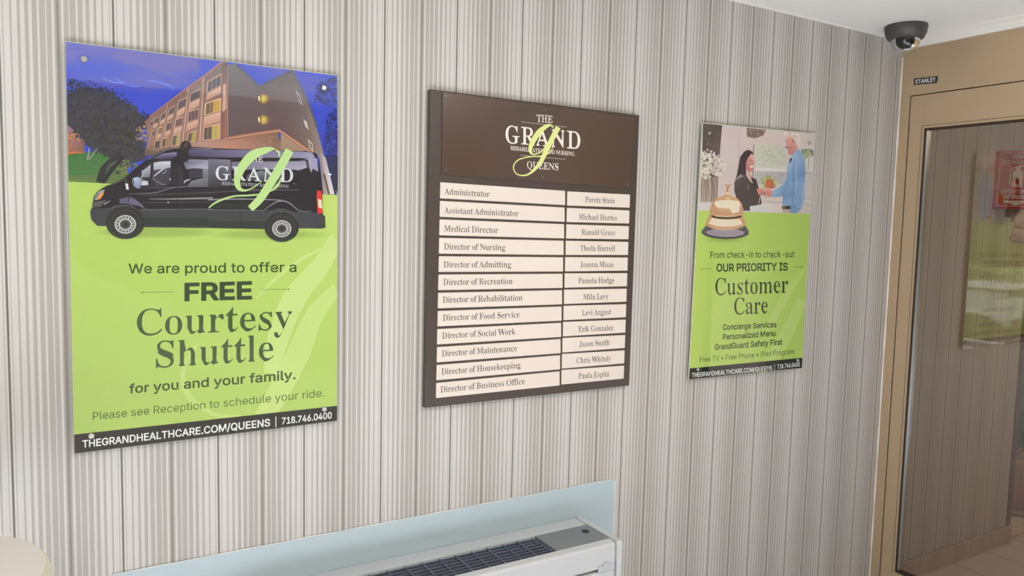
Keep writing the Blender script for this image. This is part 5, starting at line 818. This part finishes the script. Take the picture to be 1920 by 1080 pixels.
# woman
HB = (64, 52, 56)
P.xf = F
P.poly([(800, 900), (900, 880), (960, 960), (1060, 1000), (1130, 1260), (1150, 1400), (1100, 1530), (790, 1530), (690, 1200), (690, 1060)], [(84, 78, 76), (72, 64, 66), (74, 66, 66), (70, 62, 62), (72, 66, 64), (74, 68, 66), (72, 66, 64), (72, 66, 66), (76, 70, 68), (86, 80, 78)])
P.poly([(880, 880), (960, 850), (960, 920), (1010, 1075), (960, 1040), (890, 940)], (206, 168, 156))
P.poly([(900, 640), (960, 570), (1010, 580), (1030, 690), (1024, 790), (990, 860), (940, 880), (880, 820), (880, 700)], [(206, 148, 138), (220, 172, 160), (224, 176, 164), (214, 152, 142), (204, 138, 130), (192, 126, 120), (186, 120, 114), (176, 112, 108), (190, 128, 120)])
P.poly([(860, 530), (930, 498), (990, 530), (1020, 590), (975, 570), (920, 640), (885, 720), (890, 900), (830, 960), (750, 950), (690, 1060), (735, 920), (790, 620)], HB); P.stroke([(880, 520), (930, 508), (980, 530)], [6, 10, 6], (116, 102, 100)); P.poly([(752, 950), (800, 912), (850, 950), (800, 970), (740, 1000)], (150, 138, 134))
P.poly([(945, 775), (1018, 770), (1000, 805), (965, 805)], (238, 216, 208)); P.stroke([(940, 688), (960, 680), (985, 692)], 7, (90, 60, 66)); P.line((1012, 690), (1026, 694), 7, (90, 60, 66)); P.stroke([(1000, 700), (1012, 740), (990, 745)], 4, (176, 110, 106)); P.stroke([(945, 660), (965, 652), (985, 664)], 4, (120, 84, 84))
P.stroke([(960, 930), (1010, 1060), (1080, 1200)], [6, 18, 10], (58, 50, 52))
# hands
P.xf = H
P.poly([(115, 760), (180, 745), (215, 775), (210, 800), (220, 820), (190, 832), (140, 830)], [(206, 146, 130), (214, 158, 140), (206, 146, 132), (190, 126, 116), (180, 116, 108), (176, 112, 104), (190, 128, 118)])
P.poly([(215, 760), (260, 745), (310, 780), (300, 850), (260, 855), (220, 830), (205, 790)], [(216, 168, 152), (220, 172, 156), (206, 148, 136), (196, 136, 126), (190, 128, 118), (196, 136, 124), (206, 150, 136)])
P.line((212, 800), (218, 862), 7, (110, 80, 72)); P.stroke([(225, 790), (250, 800), (280, 820)], 4, (160, 100, 94)); P.blobs(10, [(0, 700), (30, 700), (30, 760), (0, 760)], (5, 9), [(160, 154, 150), (96, 88, 88)])
# lapels and laptop
P.poly([(36, 965), (200, 940), (320, 946), (320, 1034), (40, 1028)], [(206, 208, 204), (214, 214, 208), (210, 204, 198), (206, 200, 194), (196, 200, 198)]); P.line((140, 940), (160, 840), 7, (200, 196, 192))
# vase with flowers
P.xf = G
P.poly([(70, 380), (350, 380), (340, 480), (36, 496)], (204, 198, 196)); P.poly([(75, 0), (360, 0), (345, 380), (70, 385)], [(170, 146, 142), (150, 130, 124), (160, 148, 136), (190, 172, 166)])
for k in range(16):
    xx = 85 + k * 17; P.stroke([(190 + (xx - 190) * .5, -60), (xx, 120), (xx + random.uniform(-14, 14), 370)], random.uniform(5, 12), random.choice([(120, 112, 92), (206, 200, 188), (98, 90, 76), (140, 132, 110), (182, 172, 160)]))
P.xf = F
P.blobs(70, [(100, 560), (250, 520), (430, 640), (460, 900), (300, 980), (110, 960)], (14, 30), [(120, 110, 92), (150, 140, 112), (98, 88, 76), (176, 170, 140)])
P.blobs(200, [(95, 560), (200, 500), (330, 520), (420, 600), (520, 700), (560, 830), (440, 960), (300, 960), (200, 1010), (100, 900)], (9, 24), [(222, 216, 208), (206, 200, 192), (232, 228, 218), (214, 208, 190), (190, 182, 174)])
# bell
P.xf = G
P.ell(455, 900, 350, 80, (118, 146, 64), col2=(172, 200, 104))
P.poly([(180, 720), (750, 720), (800, 800), (795, 850), (720, 885), (600, 905), (455, 912), (300, 900), (180, 870), (118, 830), (118, 790)], (86, 86, 90)); P.poly([(190, 800), (300, 770), (620, 770), (740, 810), (720, 850), (600, 878), (455, 882), (300, 868), (190, 835)], [(152, 144, 152), (160, 152, 160), (166, 156, 166), (156, 148, 158), (150, 142, 152), (160, 150, 160), (168, 158, 168), (156, 148, 156), (146, 138, 146)])
P.stroke([(122, 820), (250, 875), (455, 896), (660, 880), (790, 825)], [16, 22, 24, 22, 16], (66, 66, 68))
P.poly([(235, 560), (715, 560), (755, 690), (752, 720), (640, 765), (460, 780), (280, 765), (182, 715), (180, 680)], [(200, 158, 124), (200, 158, 124), (196, 150, 116), (190, 146, 112), (206, 166, 132), (214, 178, 146), (206, 166, 132), (186, 142, 110), (196, 152, 118)])
P.poly([(265, 610), (670, 625), (715, 700), (600, 728), (460, 735), (330, 728), (218, 688)], (226, 212, 186)); P.stroke([(185, 705), (300, 745), (460, 758), (640, 742), (750, 700)], [10, 16, 18, 16, 10], (204, 160, 120))
P.stroke([(255, 575), (340, 600), (470, 608), (600, 602), (695, 580)], [26, 34, 36, 34, 26], (68, 60, 46))
P.poly([(238, 490), (262, 400), (320, 330), (400, 290), (480, 280), (560, 290), (640, 330), (700, 400), (722, 490), (718, 560), (600, 590), (460, 598), (330, 588), (236, 545)], [(196, 152, 118)] * 3 + [(206, 164, 130)] * 4 + [(196, 152, 118)] * 3 + [(206, 166, 132)] * 3 + [(190, 146, 114)])
P.poly([(300, 390), (330, 360), (420, 348), (560, 350), (660, 365), (675, 410), (660, 520), (560, 545), (520, 470), (345, 460), (310, 420)], (230, 216, 190)); P.poly([(345, 470), (530, 465), (530, 540), (400, 545), (355, 520)], [(212, 176, 140), (212, 176, 140), (196, 152, 118), (190, 144, 110), (196, 152, 118)])
P.stroke([(245, 548), (340, 575), (470, 582), (600, 576), (705, 550)], [8, 12, 12, 12, 8], (216, 178, 144))
P.poly([(455, 290), (465, 240), (480, 200), (478, 150), (520, 150), (520, 200), (535, 240), (540, 290), (530, 350), (470, 350)], [(200, 160, 124)] * 3 + [(180, 136, 108)] * 2 + [(214, 176, 140)] * 4 + [(216, 190, 120)]); P.ell(496, 252, 30, 14, (232, 216, 190)); P.ell(506, 132, 50, 16, (170, 126, 104)); P.ell(506, 128, 42, 10, (214, 178, 150)); P.line((490, 155), (488, 235), 6, (140, 100, 80)); P.line((455, 288), (540, 290), 6, (150, 110, 88))
P.flush('photo_print', INK, t3, 'printed picture of two people shaking hands above a brass desk bell'); P.k = 40
P.xf = N0
P.poly([(1291.6, 690.9), (1504.7, 670.7), (1503.6, 689.6), (1291.9, 711.5)], BAR); P.flush('footer_band', INK, t3)
DK3 = (44, 62, 30)
line_(P, t3, 'From check-in to check-out', 'sans', 1332, 483.8, 1489.3, 482.4, 12, DK3, .004)
line_(P, t3, 'OUR PRIORITY IS', 'sans', 1343.2, 509, 1477, 507, 14, DK3, .02)
P.stroke([(1314.5, 504.2), (1334, 503.6)], .8, (86, 108, 56), sub=1); P.ell(1314.5, 504.2, 1, 1, DK3, 8); P.flush('rule', INK, t3)
P.stroke([(1487.5, 501.2), (1503.6, 500.8)], .8, (86, 108, 56), sub=1); P.ell(1503.4, 500.9, 1, 1, DK3, 8); P.flush('rule', INK, t3)
line_(P, t3, 'Customer', 'serif', 1341, 553.6, 1477.5, 548.6, 31.5, (40, 60, 34), 0)
line_(P, t3, 'Care', 'serif', 1376.6, 590, 1439.7, 587, 31, (40, 60, 34), 0)
line_(P, t3, 'Concierge Services', 'sans', 1355.2, 618.8, 1455.8, 613.4, 10.2, DK3, .016)
line_(P, t3, 'Personalized Menu', 'sans', 1355.5, 637, 1454, 629.8, 10.2, DK3, .016)
line_(P, t3, 'GrandGuard Safety First', 'sans', 1340, 656, 1466.8, 646.2, 10.4, DK3, .016)
line_(P, t3, 'Free TV • Free Phone • iPad Program', 'sans', 1311.8, 679.4, 1489.2, 663.4, 9.6, (62, 80, 46), 0)
line_(P, t3, 'THEGRANDHEALTHCARE.COM/QUEENS', 'sans', 1297, 707.6, 1447.8, 694, 8.2, LTX, .013)
line_(P, t3, '|', 'sans', 1452.0, 694.6, 1452.8, 694.5, 9, LTX, 0)
line_(P, t3, '718.746.0400', 'sans', 1457.5, 691.6, 1499.5, 686.8, 8, LTX, .013)
for a in ((1329.5, 249.7), (1516.3, 268.5), (1307.5, 692.5), (1495, 675.5)): screw(t3, *a, -0.016, .0055)

# ======== directory board
yb = -0.020
qb = [(807, 167), (1199, 216), (1180, 723), (797, 765)]
ps = [on_y(x, y, yb) for x, y in qb]
t2 = thing('directory_board', 'dark brown staff directory board with cream name plates between the two posters', 'sign', (sum(p.x for p in ps) / 4, 0, min(p.z for p in ps)))
MB().add([(p.x, yb, p.z) for p in ps] + [(p.x, -0.0015, p.z) for p in ps], [(0, 1, 2, 3), (7, 6, 5, 4)] + [(i, i + 4, (i + 1) % 4 + 4, (i + 1) % 4) for i in range(4)]).build('backboard', BOARD, t2, bevel=0.0015)
HD = mat('header_panel_reflection_tint', (84, 70, 62), 0.22, var=0.02)
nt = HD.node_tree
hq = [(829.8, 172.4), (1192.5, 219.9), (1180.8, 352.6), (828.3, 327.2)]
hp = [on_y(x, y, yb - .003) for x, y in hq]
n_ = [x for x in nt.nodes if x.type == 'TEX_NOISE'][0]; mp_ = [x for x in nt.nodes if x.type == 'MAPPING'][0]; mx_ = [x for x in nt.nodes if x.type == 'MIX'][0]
n_.inputs['Scale'].default_value = 3.0; mp_.inputs['Scale'].default_value = (1.6, 1, .5); mx_.inputs[6].default_value = (*lin((72, 63, 56)), 1); mx_.inputs[7].default_value = (*lin((92, 66, 52)), 1)  # redder brown mottling paints a warm reflection into the panel colour
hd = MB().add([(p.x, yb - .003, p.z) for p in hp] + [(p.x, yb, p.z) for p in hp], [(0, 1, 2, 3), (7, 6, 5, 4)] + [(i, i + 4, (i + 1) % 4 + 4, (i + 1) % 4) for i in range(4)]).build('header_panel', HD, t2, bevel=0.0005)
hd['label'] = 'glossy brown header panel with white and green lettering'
P = Print(lambda x, y: on_y(x, y, yb - .0032), (0, -1, 0), .00006)
WB = (238, 226, 214)
P.xf = (780, 150, 3.2727)
P.text('THE', 'serif', 740, 256, 838, 264, 44, WB); P.line((645, 256.5), (925, 289.5), 2.2, (206, 198, 188)); P.text('REHABILITATION AND NURSING', 'serif', 580, 429, 972, 466, 24, WB, .004); P.line((638, 461.5), (916, 487), 2.2, (206, 198, 188)); P.text('QUEENS', 'serif', 681, 541, 873, 554, 42, WB)
P.text('GRAND', 'serif', 549, 385, 1008, 425, 106, WB, .004, .05)
P.flush('lettering', INKM, hd)
GG = (218, 222, 142)
P.stroke([(842, 296), (828, 278), (800, 284), (755, 320), (715, 380), (700, 430), (718, 456), (760, 444), (800, 400), (845, 320)], [4, 10, 24, 34, 32, 22, 8, 6, 6, 6], GG)
P.stroke([(872, 290), (840, 350), (800, 430), (760, 510), (700, 572), (650, 586), (610, 570), (598, 530), (625, 492), (690, 472), (770, 466), (820, 446), (838, 412)], [32, 32, 30, 24, 12, 8, 7, 7, 7, 7, 7, 7, 4], GG)
P.flush('script_letter', INKM, hd)
for a in ((187, 100), (1330, 240), (185, 551), (1300, 640), (795, 183), (780, 598)):
    p = on_y(780 + a[0] / 3.2727, 150 + a[1] / 3.2727, yb - .003)
    MB().lathe([(0.0005, -.0008), (.0013, -.0006), (.0016, 0)], (p.x, p.y, p.z), 'y', 10).build('pin', CHROME, hd)
# plates: regular grid in board metres, fitted between the measured first and last rows
titles = ['Administrator', 'Assistant Administrator', 'Medical Director', 'Director of Nursing', 'Director of Admitting', 'Director of Recreation', 'Director of Rehabilitation', 'Director of Food Service', 'Director of Social Work', 'Director of Maintenance', 'Director of Housekeeping', 'Director of Business Office']
tx = [(176, 452), (175, 630), (174, 504), (171, 547), (169, 583), (167, 591), (164, 651), (165, 636), (160, 610), (158, 620), (156, 642), (150, 668)]
tb = [702, 817, 930, 1040, 136, 244, 353, 463, 573, 683, 795, 904]
names = ['Peretz Stein', 'Michael Hurtes', 'Ronald Gross', 'Theda Burrell', 'Joanna Misas', 'Pamela Hodge', 'Mila Levy', 'Levi Argust', 'Erik Gonzalez', 'Jason Smith', 'Chris Whitely', 'Paula Espita']
nx_ = [(1038, 1219), (999, 1232), (1015, 1221), (1008, 1220), (1007, 1212), (996, 1216), (1027, 1182), (1018, 1198), (996, 1211), (1002, 1187), (986, 1198), (996, 1185)]
nb = [754, 860, 952, 1050, 134, 232, 332, 428, 527, 618, 717, 812]
def pxy(x, y, low): return (780 + x / 3.2727, (460 if low else 150) + y / 3.2727)
yp = yb - .0025
def rows(first, last):
    a = [on_y(*pxy(*p, False), yp) for p in first]; b = [on_y(*pxy(*p, True), yp) for p in last]
    out = []
    for k in range(12):
        f = k / 11; out.append([a[i].lerp(b[i], f) for i in range(4)])
    return out
def rplate(q, name, parent):
    # rounded rectangle through the four corners
    pts = []
    for i in range(4):
        c, p, n = q[i], q[i - 1], q[(i + 1) % 4]; r = 0.0022
        a = c + (p - c).normalized() * r; b = c + (n - c).normalized() * r; m = c.lerp((a + b) / 2, .42)
        pts += [(a.x, a.z), (m.x, m.z), (b.x, b.z)]
    return MB().prism(pts, 'y', yb, yp).build(name, CREAM, parent, bevel=0.0006, seg=1)
INKB = (84, 76, 68)
for names_, first, last, xs, bs, pn in ((titles, [(150, 627), (916, 680), (916, 768), (148, 726)], [(125, 845), (882, 773), (882, 860), (123, 938)], tx, tb, 'title_plate'),
                                       (names, [(930, 683), (1314, 703), (1312, 784), (928, 770)], [(893, 765), (1278, 738), (1275, 818), (893, 855)], nx_, nb, 'name_plate')):
    for k, q in enumerate(rows(first, last)):
        pl = rplate(q, pn, t2)
        P = Print(lambda x, y: on_y(x, y, yp - .0002), (0, -1, 0), .00004)
        top_d = (q[1] - q[0]); low = k > 3
        x0_, x1_ = xs[k]; (ax, ay) = pxy(x0_, bs[k], low); bx_, _ = pxy(x1_, 0, low)
        a = on_y(ax, ay, yp); d_ = ray(bx_, ay)
        # baseline runs parallel to the top edge of the plate
        tgt = None; lo_, hi_ = 0.0, 0.9
        dirn = top_d.normalized()
        for _ in range(40):
            md_ = (lo_ + hi_) / 2; w3 = a + dirn * md_ - CAMP; sxp = 960 + FPX * w3.dot(RT) / w3.dot(FW)
            if sxp < bx_: lo_ = md_
            else: hi_ = md_
        b3 = a + dirn * lo_; w3 = b3 - CAMP; by_ = 540 - FPX * w3.dot(UP) / w3.dot(FW)
        if pn == 'name_plate':                      # names are centred: measured baseline is their middle
            am = ay - (by_ - ay) * .5; by_ = ay + (by_ - ay) * .5; ay = am
        P.text(names_[k], 'serif', ax, ay, bx_, by_, 11.6 if pn == 'title_plate' else 10.6, INKB, 0.0)
        P.flush('lettering', INKM, pl)
